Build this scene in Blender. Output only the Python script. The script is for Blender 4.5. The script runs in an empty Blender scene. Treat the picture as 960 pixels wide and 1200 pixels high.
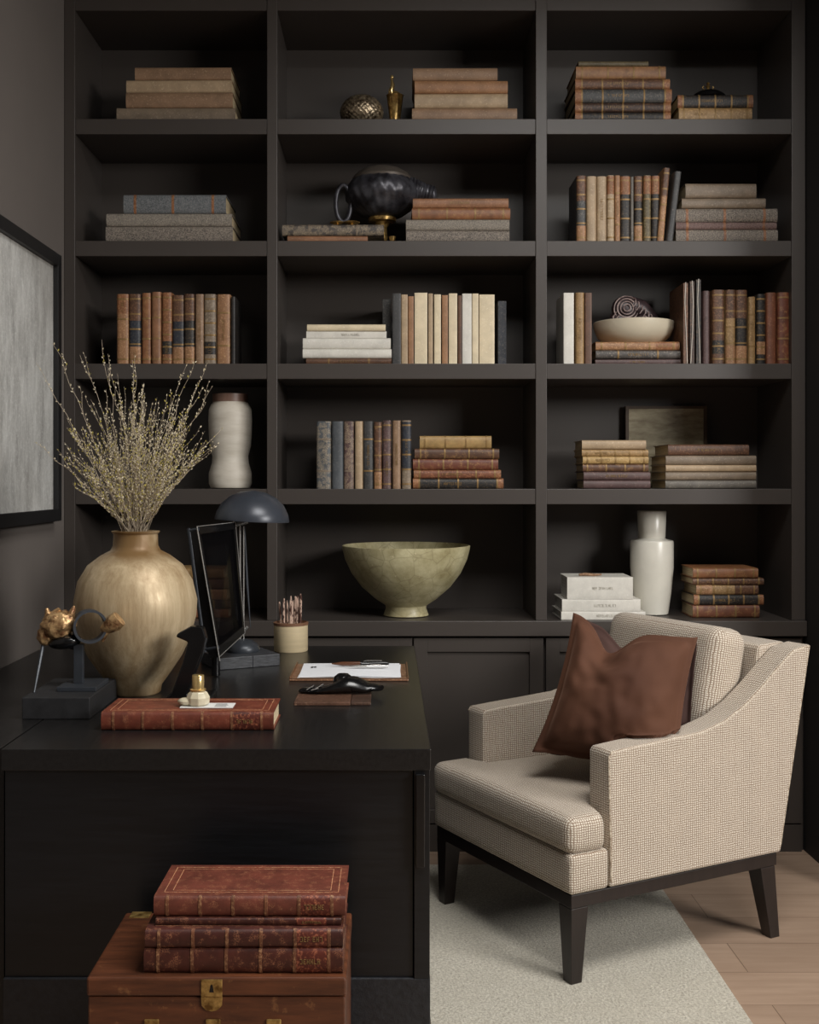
import bpy, math, random
from mathutils import Vector, Matrix, noise
R = random.Random(7)
SC = bpy.context.scene
COL = SC.collection
PI = math.pi
# camera: level, 1.3 m above the floor, focal length 1350 px on a 960x1200 frame
F = 1350.0; CX = 455.0; CY = 562.0; H = 1.3
BY = 4.02                      # front plane of the bookcase
S0 = F / BY
WL = -1.1316                   # left wall

# ------------------------------------------------------------------ mesh helper
class MB:
    def __init__(s): s.v = []; s.f = []; s.uv = None
    def add(s, vs, fs):
        o = len(s.v); s.v += [tuple(p) for p in vs]; s.f += [tuple(i + o for i in f) for f in fs]; return s
    def box(s, x0, x1, y0, y1, z0, z1, M=None):
        vs = [Vector((x, y, z)) for z in (z0, z1) for y in (y0, y1) for x in (x0, x1)]
        if M is not None: vs = [M @ p for p in vs]
        return s.add(vs, [(0, 2, 3, 1), (4, 5, 7, 6), (0, 1, 5, 4), (2, 6, 7, 3), (0, 4, 6, 2), (1, 3, 7, 5)])
    def frustum(s, a, b):      # two 4-point loops
        return s.add(list(a) + list(b), [(3, 2, 1, 0), (4, 5, 6, 7)] + [(i, (i + 1) % 4, 4 + (i + 1) % 4, 4 + i) for i in range(4)])
    def lathe(s, prof, n=48, c=(0, 0, 0), fn=None, cap=True):
        vs = []
        for k, (r, z) in enumerate(prof):
            for i in range(n):
                a = 2 * PI * i / n; rr = r
                if fn: rr = r * fn(a, z)
                vs.append((c[0] + rr * math.cos(a), c[1] + rr * math.sin(a), c[2] + z))
        fs = []
        for k in range(len(prof) - 1):
            for i in range(n):
                j = (i + 1) % n
                fs.append((k * n + i, k * n + j, (k + 1) * n + j, (k + 1) * n + i))
        if cap:
            if prof[0][0] > 1e-4: fs.append(tuple(range(n))[::-1])
            if prof[-1][0] > 1e-4: fs.append(tuple((len(prof) - 1) * n + i for i in range(n)))
        return s.add(vs, fs)
    def tube(s, pts, rad, n=8):
        pts = [Vector(p) for p in pts]
        if not hasattr(rad, '__len__'): rad = [rad] * len(pts)
        vs = []; up = None
        for k, p in enumerate(pts):
            t = (pts[min(k + 1, len(pts) - 1)] - pts[max(k - 1, 0)])
            t = t.normalized() if t.length > 1e-9 else Vector((0, 0, 1))
            if up is None: up = t.orthogonal().normalized()
            up = (up - t * up.dot(t)); up = up.normalized() if up.length > 1e-6 else t.orthogonal().normalized()
            w = t.cross(up)
            for i in range(n):
                a = 2 * PI * i / n
                vs.append(p + (up * math.cos(a) + w * math.sin(a)) * rad[k])
        fs = []
        for k in range(len(pts) - 1):
            for i in range(n):
                j = (i + 1) % n
                fs.append((k * n + i, k * n + j, (k + 1) * n + j, (k + 1) * n + i))
        fs.append(tuple(range(n))[::-1]); fs.append(tuple((len(pts) - 1) * n + i for i in range(n)))
        return s.add(vs, fs)
    def prism(s, poly, a0, a1, axis='x'):   # polygon in the other two axes
        n = len(poly)
        def P(a, q):
            if axis == 'x': return (a, q[0], q[1])
            if axis == 'y': return (q[0], a, q[1])
            return (q[0], q[1], a)
        vs = [P(a0, q) for q in poly] + [P(a1, q) for q in poly]
        return s.add(vs, [tuple(range(n))[::-1], tuple(range(n, 2 * n))] + [(i, (i + 1) % n, n + (i + 1) % n, n + i) for i in range(n)])
    def ellipsoid(s, c, r, n=10, m=6, M=None, fn=None):
        vs = []; c = Vector(c)
        for k in range(m + 1):
            th = PI * k / m
            for i in range(n):
                a = 2 * PI * i / n
                d = Vector((math.sin(th) * math.cos(a), math.sin(th) * math.sin(a), math.cos(th)))
                q = Vector((d.x * r[0], d.y * r[1], d.z * r[2]))
                if fn: q *= fn(d)
                if M is not None: q = M @ q
                vs.append(c + q)
        fs = [(k * n + i, (k + 1) * n + i, (k + 1) * n + (i + 1) % n, k * n + (i + 1) % n) for k in range(m) for i in range(n)]
        return s.add(vs, fs)
    def bud(s, c, r, d):       # small pointed octahedron
        c = Vector(c); d = Vector(d).normalized(); u = d.orthogonal().normalized(); w = d.cross(u)
        vs = [c - d * r, c + d * r * 1.7, c + u * r * .7, c + w * r * .7, c - u * r * .7, c - w * r * .7]
        return s.add(vs, [(0, 3, 2), (0, 4, 3), (0, 5, 4), (0, 2, 5), (1, 2, 3), (1, 3, 4), (1, 4, 5), (1, 5, 2)])
    def rbox(s, hx, hy, hz, r, n=(14, 14, 8), fn=None, c=(0, 0, 0)):
        # rounded box from a gridded cube
        idx = {}; vs = []; fs = []
        def vid(i, j, k):
            if (i, j, k) in idx: return idx[(i, j, k)]
            def sp(t, m, h):     # denser near the ends
                u = 2.0 * t / m - 1
                return h * math.copysign(1 - (1 - abs(u)) ** 1.6, u)
            p = Vector((sp(i, n[0], hx), sp(j, n[1], hy), sp(k, n[2], hz)))
            q = Vector((max(-hx + r, min(hx - r, p.x)), max(-hy + r, min(hy - r, p.y)), max(-hz + r, min(hz - r, p.z))))
            dlt = p - q
            if dlt.length > 1e-9: p = q + dlt.normalized() * r
            if fn: p = fn(p)
            vs.append(p + Vector(c)); idx[(i, j, k)] = len(vs) - 1
            return len(vs) - 1
        a, b, d = n
        for i in range(a):
            for j in range(b):
                fs.append((vid(i, j, 0), vid(i, j + 1, 0), vid(i + 1, j + 1, 0), vid(i + 1, j, 0)))
                fs.append((vid(i, j, d), vid(i + 1, j, d), vid(i + 1, j + 1, d), vid(i, j + 1, d)))
        for i in range(a):
            for k in range(d):
                fs.append((vid(i, 0, k), vid(i + 1, 0, k), vid(i + 1, 0, k + 1), vid(i, 0, k + 1)))
                fs.append((vid(i, b, k), vid(i, b, k + 1), vid(i + 1, b, k + 1), vid(i + 1, b, k)))
        for j in range(b):
            for k in range(d):
                fs.append((vid(0, j, k), vid(0, j, k + 1), vid(0, j + 1, k + 1), vid(0, j + 1, k)))
                fs.append((vid(a, j, k), vid(a, j + 1, k), vid(a, j + 1, k + 1), vid(a, j, k + 1)))
        return s.add(vs, fs)
    def build(s, name, mat, parent=None, mats=None, smooth=False, bevel=0, seg=2, uv=False, loc=None, rot=None, weld=False):
        me = bpy.data.meshes.new(name); me.from_pydata(s.v, [], s.f)
        me.update() if mats else (me.validate(), me.update())
        me.materials.append(mat)
        if mats:
            for mm, i0, i1 in mats:
                me.materials.append(mm); k_ = len(me.materials) - 1
                for p in me.polygons[i0:i1]: p.material_index = k_
        if smooth:
            for p in me.polygons: p.use_smooth = True
            if smooth != 'all':
                try: me.set_sharp_from_angle(angle=math.radians(42))
                except Exception: pass
        if uv:
            L = me.uv_layers.new(name='UVMap')
            for p in me.polygons:
                nx, ny, nz = abs(p.normal.x), abs(p.normal.y), abs(p.normal.z)
                for li in p.loop_indices:
                    co = me.vertices[me.loops[li].vertex_index].co
                    if nz >= nx * 1.05 and nz >= ny * 1.05: q = (co.x, co.y)
                    elif nx >= ny: q = (co.y, co.z)
                    else: q = (co.x, co.z)
                    L.data[li].uv = q
        o = bpy.data.objects.new(name, me); COL.objects.link(o)
        if parent: o.parent = parent
        if loc: o.location = loc
        if rot: o.rotation_euler = rot
        if bevel:
            m = o.modifiers.new('bevel', 'BEVEL'); m.width = bevel; m.segments = seg; m.limit_method = 'ANGLE'; m.angle_limit = math.radians(35)
        return o

def tag(o, label, cat, group=None):
    o['label'] = label; o['category'] = cat
    if group: o['group'] = group
    return o
def thing(name, label, cat, loc=(0, 0, 0), rot=(0, 0, 0), group=None):
    o = bpy.data.objects.new(name, None); COL.objects.link(o)
    o.empty_display_size = .05
    o.location = loc; o.rotation_euler = rot
    return tag(o, label, cat, group)
def struct(o): o['kind'] = 'structure'; return o

# ------------------------------------------------------------------ materials
def lin(c):
    return tuple((x / 12.92 if x <= .04045 else ((x + .055) / 1.055) ** 2.4) for x in [v / 255. for v in c]) + (1,)
CACHE = {}
def node_mat(name):
    m = bpy.data.materials.new(name); m.use_nodes = True
    nt = m.node_tree; b = nt.nodes['Principled BSDF']
    return m, nt, b
def coords(nt, kind='Object', scale=(1, 1, 1), rnd=True):
    tc = nt.nodes.new('ShaderNodeTexCoord'); mp = nt.nodes.new('ShaderNodeMapping')
    mp.inputs['Scale'].default_value = scale
    nt.links.new(tc.outputs[kind], mp.inputs['Vector'])
    if rnd:
        oi = nt.nodes.new('ShaderNodeObjectInfo'); mu = nt.nodes.new('ShaderNodeMath'); mu.operation = 'MULTIPLY'; mu.inputs[1].default_value = 37
        nt.links.new(oi.outputs['Random'], mu.inputs[0]); nt.links.new(mu.outputs[0], mp.inputs['Location'])
    return mp.outputs['Vector']
def nz(nt, vec, scale, detail=4, rough=.6):
    n = nt.nodes.new('ShaderNodeTexNoise'); n.inputs['Scale'].default_value = scale; n.inputs['Detail'].default_value = detail
    n.inputs['Roughness'].default_value = rough
    nt.links.new(vec, n.inputs['Vector']); return n.outputs['Fac']
def ramp(nt, fac, a, b, ca=(0, 0, 0, 1), cb=(1, 1, 1, 1)):
    r = nt.nodes.new('ShaderNodeValToRGB'); r.color_ramp.elements[0].position = a; r.color_ramp.elements[1].position = b
    r.color_ramp.elements[0].color = ca; r.color_ramp.elements[1].color = cb
    nt.links.new(fac, r.inputs['Fac']); return r.outputs['Color']
def mix(nt, fac, a, b, mode='MIX'):
    m = nt.nodes.new('ShaderNodeMix'); m.data_type = 'RGBA'; m.blend_type = mode
    if isinstance(fac, (int, float)): m.inputs[0].default_value = fac
    else: nt.links.new(fac, m.inputs[0])
    for v, i in ((a, 6), (b, 7)):
        if isinstance(v, tuple): m.inputs[i].default_value = v
        else: nt.links.new(v, m.inputs[i])
    return m.outputs[2]
def bump(nt, b, h, st=.3, dist=.002):
    n = nt.nodes.new('ShaderNodeBump'); n.inputs['Strength'].default_value = st; n.inputs['Distance'].default_value = dist
    nt.links.new(h, n.inputs['Height']); nt.links.new(n.outputs[0], b.inputs['Normal'])

def simple(name, c, rough=.5, metal=0, var=.15, scale=40, bst=.15, bd=.001, c2=None, stretch=(1, 1, 1), spec=.5, coat=0, a=.35, z=.65):
    key = (name, c, rough, metal)
    if key in CACHE: return CACHE[key]
    m, nt, b = node_mat(name)
    v = coords(nt, scale=stretch)
    f = nz(nt, v, scale)
    c = lin(c); d = lin(c2) if c2 else tuple(x * (1 - var) for x in c[:3]) + (1,)
    nt.links.new(ramp(nt, f, a, z, d, c), b.inputs['Base Color'])
    b.inputs['Roughness'].default_value = rough; b.inputs['Metallic'].default_value = metal
    b.inputs['Specular IOR Level'].default_value = spec; b.inputs['Coat Weight'].default_value = coat
    if bst: bump(nt, b, f, bst, bd)
    CACHE[key] = m; return m

def leather(c, wear=.35, wc=None, rough=.5, fine=160):
    lum_ = sum(c) / 765.
    key = ('leather', c, wear, wc, rough)
    if key in CACHE: return CACHE[key]
    m, nt, b = node_mat('leather')
    v = coords(nt)
    f1 = nz(nt, v, 22, 5); f2 = nz(nt, v, fine, 3, .7)
    base = lin(c); dark = tuple(x * (.42 + .5 * lum_) for x in base[:3]) + (1,)
    w = lin(wc) if wc else tuple(min(1, x * 1.9 + .03) for x in base[:3]) + (1,)
    col = ramp(nt, f1, .3, .65, dark, base)
    col = mix(nt, ramp(nt, f2, .62 - wear * .28, .78 - wear * .1), col, w)
    nt.links.new(col, b.inputs['Base Color'])
    b.inputs['Roughness'].default_value = rough
    bump(nt, b, f2, .35, .0008)
    CACHE[key] = m; return m
def gilt_leather(c, g=(172, 132, 84), amt=.35):     # leather stamped with small gold tooling
    key = ('gilt', c, g, amt)
    if key in CACHE: return CACHE[key]
    m, nt, b = node_mat('tooled_leather')
    v = coords(nt)
    f1 = nz(nt, v, 25, 4); base = lin(c); dark = tuple(x * .55 for x in base[:3]) + (1,)
    col = ramp(nt, f1, .3, .65, dark, base)
    vo = nt.nodes.new('ShaderNodeTexVoronoi'); vo.feature = 'DISTANCE_TO_EDGE'; vo.inputs['Scale'].default_value = 330
    nt.links.new(v, vo.inputs['Vector'])
    r1 = ramp(nt, vo.outputs['Distance'], .03, .12, (.75, .75, .75, 1), (0, 0, 0, 1))
    r2 = ramp(nt, nz(nt, v, 60, 3), .58 - amt * .2, .68 - amt * .2)
    k = mix(nt, 1.0, r1, r2, 'MULTIPLY')
    nt.links.new(mix(nt, k, col, lin(g)), b.inputs['Base Color'])
    b.inputs['Roughness'].default_value = .48
    bump(nt, b, vo.outputs['Distance'], .25, .0006)
    CACHE[key] = m; return m
def paper_edge(c=(214, 196, 160)):
    key = ('paper', c)
    if key in CACHE: return CACHE[key]
    m, nt, b = node_mat('page_edges')
    v = coords(nt, scale=(4, 4, 900))
    f = nz(nt, v, 1.0, 2)
    base = lin(c); dark = tuple(x * .55 for x in base[:3]) + (1,)
    nt.links.new(ramp(nt, f, .3, .6, dark, base), b.inputs['Base Color'])
    b.inputs['Roughness'].default_value = .85
    CACHE[key] = m; return m

M_CASE = simple('painted_bookcase', (66, 60, 56), .42, var=.04, scale=6, bst=.03)
M_WALL = simple('plaster_wall_paint', (105, 98, 93), .75, var=.05, scale=5, bst=.06, bd=.001)
M_CEIL = simple('ceiling_paint', (84, 80, 76), .8)
M_DESK = simple('black_stained_oak', (17, 18, 21), .36, var=.45, scale=9, stretch=(1, 14, 14), bst=.25, bd=.0008)
M_DESKTOP = simple('black_stained_oak_top', (28, 27, 27), .3, var=.4, scale=10, stretch=(12, 1, 12), bst=.3, bd=.0007)
M_EBON = simple('ebonised_wood', (38, 30, 27), .4, var=.3, scale=12, stretch=(6, 6, 1), bst=.1)
M_BLK = simple('black_lacquer', (16, 16, 17), .22, var=.2, scale=30, bst=.05)
M_BLKW = simple('worn_black_wood', (40, 40, 42), .5, var=.4, scale=30, stretch=(1, 5, 1), bst=.3)
M_GREY = simple('slate_grey_metal', (58, 62, 68), .38, metal=.3, var=.15, bst=.05)
M_CHROME = simple('chrome', (206, 204, 200), .25, metal=.75, var=.1, bst=0)
M_BRASS = simple('aged_brass', (206, 172, 106), .3, metal=.7, scale=60, c2=(110, 80, 40), bst=.3)
M_GOLD = simple('polished_gold', (240, 208, 142), .2, metal=.75, var=.1, bst=0)
M_GILT = simple('gilt_lettering', (150, 120, 76), .45, metal=.3, var=.2, scale=200, bst=0)
M_CREAM = simple('cream_ceramic', (206, 196, 174), .32, var=.06, scale=10, bst=.04)
M_WHITE = simple('white_glazed_ceramic', (214, 210, 198), .28, var=.07, scale=14, bst=.05)
M_WHITEM = simple('matte_white_ceramic', (206, 199, 186), .55, c2=(188, 179, 164), scale=9, stretch=(1, 1, 4), bst=.12)
M_COPPER = simple('reddish_glaze', (120, 92, 78), .45)
M_CARD = simple('white_card', (226, 226, 224), .6, var=.04, bst=0)

def bowl_mat():
    m, nt, b = node_mat('crackled_celadon_glaze'); v = coords(nt)
    f = nz(nt, v, 9, 6, .7); f2 = nz(nt, v, 60, 3)
    col = ramp(nt, f, .3, .7, lin((140, 128, 88)), lin((208, 200, 162)))
    vo = nt.nodes.new('ShaderNodeTexVoronoi'); vo.feature = 'DISTANCE_TO_EDGE'; vo.inputs['Scale'].default_value = 16
    nt.links.new(v, vo.inputs['Vector'])
    col = mix(nt, ramp(nt, vo.outputs['Distance'], 0, .03, (.35, .35, .35, 1), (0, 0, 0, 1)), col, lin((96, 80, 48)))
    col = mix(nt, ramp(nt, f2, .66, .74, (0, 0, 0, 1), (.7, .7, .7, 1)), col, lin((226, 214, 180)))
    nt.links.new(col, b.inputs['Base Color']); b.inputs['Roughness'].default_value = .38
    bump(nt, b, f, .2, .003); return m
M_BOWL = bowl_mat()
def goldvase_mat():
    m, nt, b = node_mat('rubbed_gold_glaze'); v = coords(nt, scale=(1, 1, .07)); v2 = coords(nt)
    f = nz(nt, v, 26, 6, .75); g = nz(nt, v2, 5, 4)
    col = ramp(nt, f, .35, .68, lin((158, 134, 100)), lin((204, 184, 150)))
    sp = nt.nodes.new('ShaderNodeSeparateXYZ'); tc = nt.nodes.new('ShaderNodeTexCoord'); nt.links.new(tc.outputs['Object'], sp.inputs[0])
    lo = ramp(nt, sp.outputs['Z'], .0, .1, (1, 1, 1, 1), (0, 0, 0, 1)); hi = ramp(nt, sp.outputs['Z'], .335, .36)
    ad = mix(nt, 1.0, lo, hi, 'ADD')
    col = mix(nt, mix(nt, 1.0, ad, ramp(nt, g, .35, .55), 'MULTIPLY'), col, lin((122, 94, 58)))
    col = mix(nt, ramp(nt, g, .58, .72, (0, 0, 0, 1), (.35, .35, .35, 1)), col, lin((138, 112, 74)))
    nt.links.new(col, b.inputs['Base Color'])
    b.inputs['Metallic'].default_value = .2; nt.links.new(ramp(nt, f, .3, .7, (.6, .6, .6, 1), (.32, .32, .32, 1)), b.inputs['Roughness'])
    bump(nt, b, f, .4, .002); return m
M_GVASE = goldvase_mat()
def tweed():
    m, nt, b = node_mat('cream_and_brown_tweed')
    tc = nt.nodes.new('ShaderNodeTexCoord')
    ns = nt.nodes.new('ShaderNodeTexNoise'); ns.inputs['Scale'].default_value = 45; ns.inputs['Detail'].default_value = 2
    nt.links.new(tc.outputs['UV'], ns.inputs['Vector'])
    ma = nt.nodes.new('ShaderNodeVectorMath'); ma.operation = 'MULTIPLY_ADD'
    ma.inputs[1].default_value = (.006, .006, 0); nt.links.new(ns.outputs['Color'], ma.inputs[0]); nt.links.new(tc.outputs['UV'], ma.inputs[2])
    sp = nt.nodes.new('ShaderNodeSeparateXYZ'); nt.links.new(ma.outputs[0], sp.inputs[0])
    outs = []
    for ch, per in (('X', .0072), ('Y', .0060)):
        a = nt.nodes.new('ShaderNodeMath'); a.operation = 'MULTIPLY'; a.inputs[1].default_value = 2 * PI / per
        s_ = nt.nodes.new('ShaderNodeMath'); s_.operation = 'SINE'
        nt.links.new(sp.outputs[ch], a.inputs[0]); nt.links.new(a.outputs[0], s_.inputs[0])
        k = nt.nodes.new('ShaderNodeMath'); k.operation = 'MULTIPLY_ADD'; k.inputs[1].default_value = .5; k.inputs[2].default_value = .5
        nt.links.new(s_.outputs[0], k.inputs[0]); outs.append(k.outputs[0])
    mn = nt.nodes.new('ShaderNodeMath'); mn.operation = 'MINIMUM'
    nt.links.new(outs[0], mn.inputs[0]); nt.links.new(outs[1], mn.inputs[1])
    v = coords(nt, rnd=False); f = nz(nt, v, 420, 2); f3 = nz(nt, v, 14, 3)
    cream = mix(nt, f, lin((196, 184, 167)), lin((232, 224, 210)))
    brown = mix(nt, f3, lin((112, 92, 76)), lin((150, 130, 110)))
    col = mix(nt, ramp(nt, mn.outputs[0], .06, .38), brown, cream)
    nt.links.new(col, b.inputs['Base Color']); b.inputs['Roughness'].default_value = .95; b.inputs['Specular IOR Level'].default_value = .15
    b.inputs['Sheen Weight'].default_value = .15
    ad = nt.nodes.new('ShaderNodeMath'); ad.operation = 'ADD'; nt.links.new(mn.outputs[0], ad.inputs[0]); nt.links.new(f, ad.inputs[1])
    bump(nt, b, ad.outputs[0], .5, .0015); return m
M_TWEED = tweed()
def velvet(name, c, c2):
    m, nt, b = node_mat(name); v = coords(nt); f = nz(nt, v, 4, 2, .5)
    nt.links.new(ramp(nt, f, .3, .75, lin(c), lin(c2)), b.inputs['Base Color'])
    b.inputs['Roughness'].default_value = .8; b.inputs['Specular IOR Level'].default_value = .2; b.inputs['Sheen Weight'].default_value = .35; b.inputs['Sheen Roughness'].default_value = .35
    b.inputs['Sheen Tint'].default_value = lin((226, 176, 150))
    bump(nt, b, nz(nt, v, 9, 3), .22, .008); return m
M_VEL = velvet('brown_velvet', (68, 42, 31), (96, 64, 48))
M_VEL2 = velvet('plum_brown_velvet', (52, 36, 34), (80, 58, 52))
def floor_mat():
    m, nt, b = node_mat('pale_oak_boards')
    tc = nt.nodes.new('ShaderNodeTexCoord'); br = nt.nodes.new('ShaderNodeTexBrick')
    br.inputs['Scale'].default_value = 1; br.inputs['Brick Width'].default_value = 1.9; br.inputs['Row Height'].default_value = .19
    br.inputs['Mortar Size'].default_value = .0012; br.inputs['Color1'].default_value = lin((166, 142, 122)); br.inputs['Color2'].default_value = lin((154, 131, 112)); br.inputs['Mortar'].default_value = lin((96, 74, 58))
    nt.links.new(tc.outputs['Object'], br.inputs['Vector'])
    v = coords(nt, scale=(1, 9, 1), rnd=False); f = nz(nt, v, 4, 6, .65)
    nt.links.new(mix(nt, ramp(nt, f, .35, .75, (0, 0, 0, 1), (.5, .5, .5, 1)), br.outputs['Color'], lin((124, 100, 82))), b.inputs['Base Color'])
    b.inputs['Roughness'].default_value = .45; bump(nt, b, f, .1, .001); return m
def rug_mat():
    m, nt, b = node_mat('cut_pile_rug'); v = coords(nt, rnd=False); f = nz(nt, v, 150, 4, .7); g = nz(nt, v, 8, 3)
    c = ramp(nt, f, .3, .7, lin((150, 142, 126)), lin((224, 218, 202)))
    nt.links.new(mix(nt, ramp(nt, g, .3, .7, (0, 0, 0, 1), (.25, .25, .25, 1)), c, lin((176, 168, 150))), b.inputs['Base Color'])
    b.inputs['Roughness'].default_value = 1; b.inputs['Sheen Weight'].default_value = .2; bump(nt, b, f, 1, .006); return m
def chest_mat():
    m, nt, b = node_mat('worn_mahogany'); v = coords(nt, scale=(1, 8, 8), rnd=False); f = nz(nt, v, 6, 6, .65); v2 = coords(nt); g = nz(nt, v2, 28, 5, .7)
    c = ramp(nt, f, .3, .7, lin((58, 32, 20)), lin((108, 62, 38)))
    c = mix(nt, ramp(nt, g, .60, .72, (0, 0, 0, 1), (.6, .6, .6, 1)), c, lin((150, 104, 66)))
    nt.links.new(c, b.inputs['Base Color']); b.inputs['Roughness'].default_value = .42; bump(nt, b, f, .25, .001); return m
def art_mat():
    m, nt, b = node_mat('scraped_grey_plaster_art'); v = coords(nt, scale=(1, 3, .8), rnd=False); v2 = coords(nt, rnd=False)
    f = nz(nt, v, 5, 8, .75); g = nz(nt, v2, 90, 4, .8)
    c = ramp(nt, f, .3, .72, lin((142, 140, 136)), lin((214, 214, 210)))
    c = mix(nt, ramp(nt, g, .5, .75, (0, 0, 0, 1), (.55, .55, .55, 1)), c, lin((232, 232, 228)))
    c = mix(nt, ramp(nt, nz(nt, v2, 2.2, 5), .5, .7, (0, 0, 0, 1), (.4, .4, .4, 1)), c, lin((120, 114, 106)))
    nt.links.new(c, b.inputs['Base Color']); b.inputs['Roughness'].default_value = .8; bump(nt, b, g, .5, .002); return m

# ------------------------------------------------------------------ room
YB = 4.42; RX = 1.459
M_FLOOR = floor_mat()
struct(MB().box(-1.35, 3.4, -3.2, 4.6, -.06, 0).build('floor', M_FLOOR))
CH = 3.3; K0, K1, K2, K3 = .1, 1.7, .9, 2.3      # ceiling height, opening added for the overhead fill light
cl = MB(); cl.box(-1.35, 3.4, -3.35, K2, CH, CH + .1); cl.box(-1.35, 3.4, K3, 4.6, CH, CH + .1); cl.box(-1.35, K0, K2, K3, CH, CH + .1); cl.box(K1, 3.4, K2, K3, CH, CH + .1)
struct(cl.build('ceiling', M_CEIL))
cl = MB(); cl.box(K0 - .001, K0 + .04, K2, K3, CH - .02, CH + .12); cl.box(K1 - .04, K1 + .001, K2, K3, CH - .02, CH + .12); cl.box(K0 + .04, K1 - .04, K2 - .001, K2 + .04, CH - .02, CH + .12); cl.box(K0 + .04, K1 - .04, K3 - .04, K3 + .001, CH - .02, CH + .12)
struct(cl.build('overhead_fill_opening', simple('fill_opening_frame_paint', (150, 146, 140), .5)))  # frame of the added ceiling opening, unseen, houses the overhead fill
struct(MB().box(WL - .15, WL, -3.2, 4.6, 0, CH).build('wall_left', M_WALL))
struct(MB().box(WL, RX, YB, 4.57, 0, CH).build('wall_back', M_WALL))
M_WALL_SHADE = simple('shaded_wall_colour', (30, 27, 26), .7, var=.05, bst=.04)  # shade on the right wall put into its colour, near black
PY = 3.62
struct(MB().box(RX, 1.68, PY, 4.57, 0, CH).build('wall_right', M_WALL_SHADE))
struct(MB().box(1.68, 3.4, PY, PY + .15, 0, CH).build('wall_right_return', M_WALL))
w = MB(); WX = 3.2; W0, W1, Z0, Z1 = -.9, 1.75, .75, 2.95
w.box(WX, WX + .15, -3.2, W0, 0, CH); w.box(WX, WX + .15, W1, PY, 0, CH); w.box(WX, WX + .15, W0, W1, 0, Z0); w.box(WX, WX + .15, W0, W1, Z1, CH)
struct(w.build('wall_window', M_WALL))
struct(MB().box(-1.35, 3.4, -3.35, -3.2, 0, CH).build('wall_front', M_WALL))
w = MB()
for y in (W0, W1 - .05): w.box(WX + .04, WX + .1, y, y + .05, Z0, Z1)
w.box(WX + .04, WX + .1, W0, W1, Z0, Z0 + .06); w.box(WX + .04, WX + .1, W0, W1, Z1 - .06, Z1)
struct(w.build('window_1', simple('window_frame_paint', (200, 196, 190), .5)))

# rug
def rug_mesh():
    m = MB(); x0, x1, y0, y1 = .1, .866, 1.2, 3.86
    m.rbox((x1 - x0) / 2, (y1 - y0) / 2, .006, .005, n=(10, 20, 2), c=((x0 + x1) / 2, (y0 + y1) / 2, .0062)); return m
tag(rug_mesh().build('rug', rug_mat(), smooth=True), 'pale oatmeal cut pile rug on the oak floor under the armchair', 'rug')

# ------------------------------------------------------------------ bookcase
def bx(px): return (px - CX) / S0
def bz(py): return H - (py - CY) / S0
SH = [139, 282, 426, 573]
CT = bz(727)                                  # counter top
bc = thing('bookcase', 'tall dark brown-grey built-in bookcase with three bays of open shelves', 'bookcase', (0, BY, 0))
D = YB - BY - .004
TOPZ = 3.29
b_back = MB().box(bx(75) + .002, RX - .003, D - .02, D, CT, TOPZ).build('back_panel', M_CASE, bc)
MB().box(WL + .001, bx(88), 0, D - .02, CT, TOPZ).build('side_panel', M_CASE, bc, bevel=.0015)
MB().box(bx(928), RX - .003, 0, D - .02, CT, TOPZ).build('side_panel', M_CASE, bc, bevel=.0015)
MB().box(bx(313), bx(325), 0, D - .02, CT, TOPZ).build('divider', M_CASE, bc, bevel=.0015)
MB().box(bx(628), bx(641), 0, D - .02, CT, TOPZ).build('divider', M_CASE, bc, bevel=.0015)
for a, b_ in ((88, 313), (325, 628), (641, 928)):
    for y in SH:
        MB().box(bx(a), bx(b_), .003, D - .02, bz(y + 18), bz(y)).build('shelf', M_CASE, bc, bevel=.0015)
    MB().box(bx(a), bx(b_), .003, D - .02, bz(12), TOPZ).build('top_rail', M_CASE, bc, bevel=.0015)
tag(MB().box(WL + .002, RX - .002, BY - .015, YB - .004, bz(745), CT - .0004).build('cabinet_countertop', M_CASE, bevel=.002),
    'dark brown-grey ledge running above the base cabinet doors', 'countertop')
edges = [(88, 210, 332, 'leftmost base cabinet, mostly hidden behind the desk'), (334, 484, 638, 'middle base cabinet with paneled door beside the desk'), (639, 789, 941, 'right base cabinet behind the armchair')]
for a, c, b_, lab in edges:
    t = thing('base_cabinet', 'dark brown-grey ' + lab, 'cabinet', (0, BY, 0), group='base cabinets under the bookcase')
    MB().box(bx(a) - .002 if a > 88 else WL + .003, bx(b_) - .0 if b_ < 941 else RX - .003, .022, D, .0, bz(745) - .001).build('carcass', M_CASE, t)
    for p, q in ((a, c), (c, b_)):
        x0, x1 = bx(p) + .003, bx(q) - .003; z0, z1 = .10, bz(748); fw = bx(501) - bx(485)
        d = MB()
        d.box(x0, x0 + fw, 0, .021, z0, z1); d.box(x1 - fw, x1, 0, .021, z0, z1); d.box(x0 + fw, x1 - fw, 0, .021, z1 - fw, z1); d.box(x0 + fw, x1 - fw, 0, .021, z0, z0 + fw)
        d.box(x0 + fw, x1 - fw, .011, .021, z0 + fw, z1 - fw)
        d.build('door', M_CASE, t, bevel=.001)
    MB().box(bx(a), min(bx(b_), RX - .002) - .002, .004, .021, 0.0, .095).build('toe_board', M_CASE, t)

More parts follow.
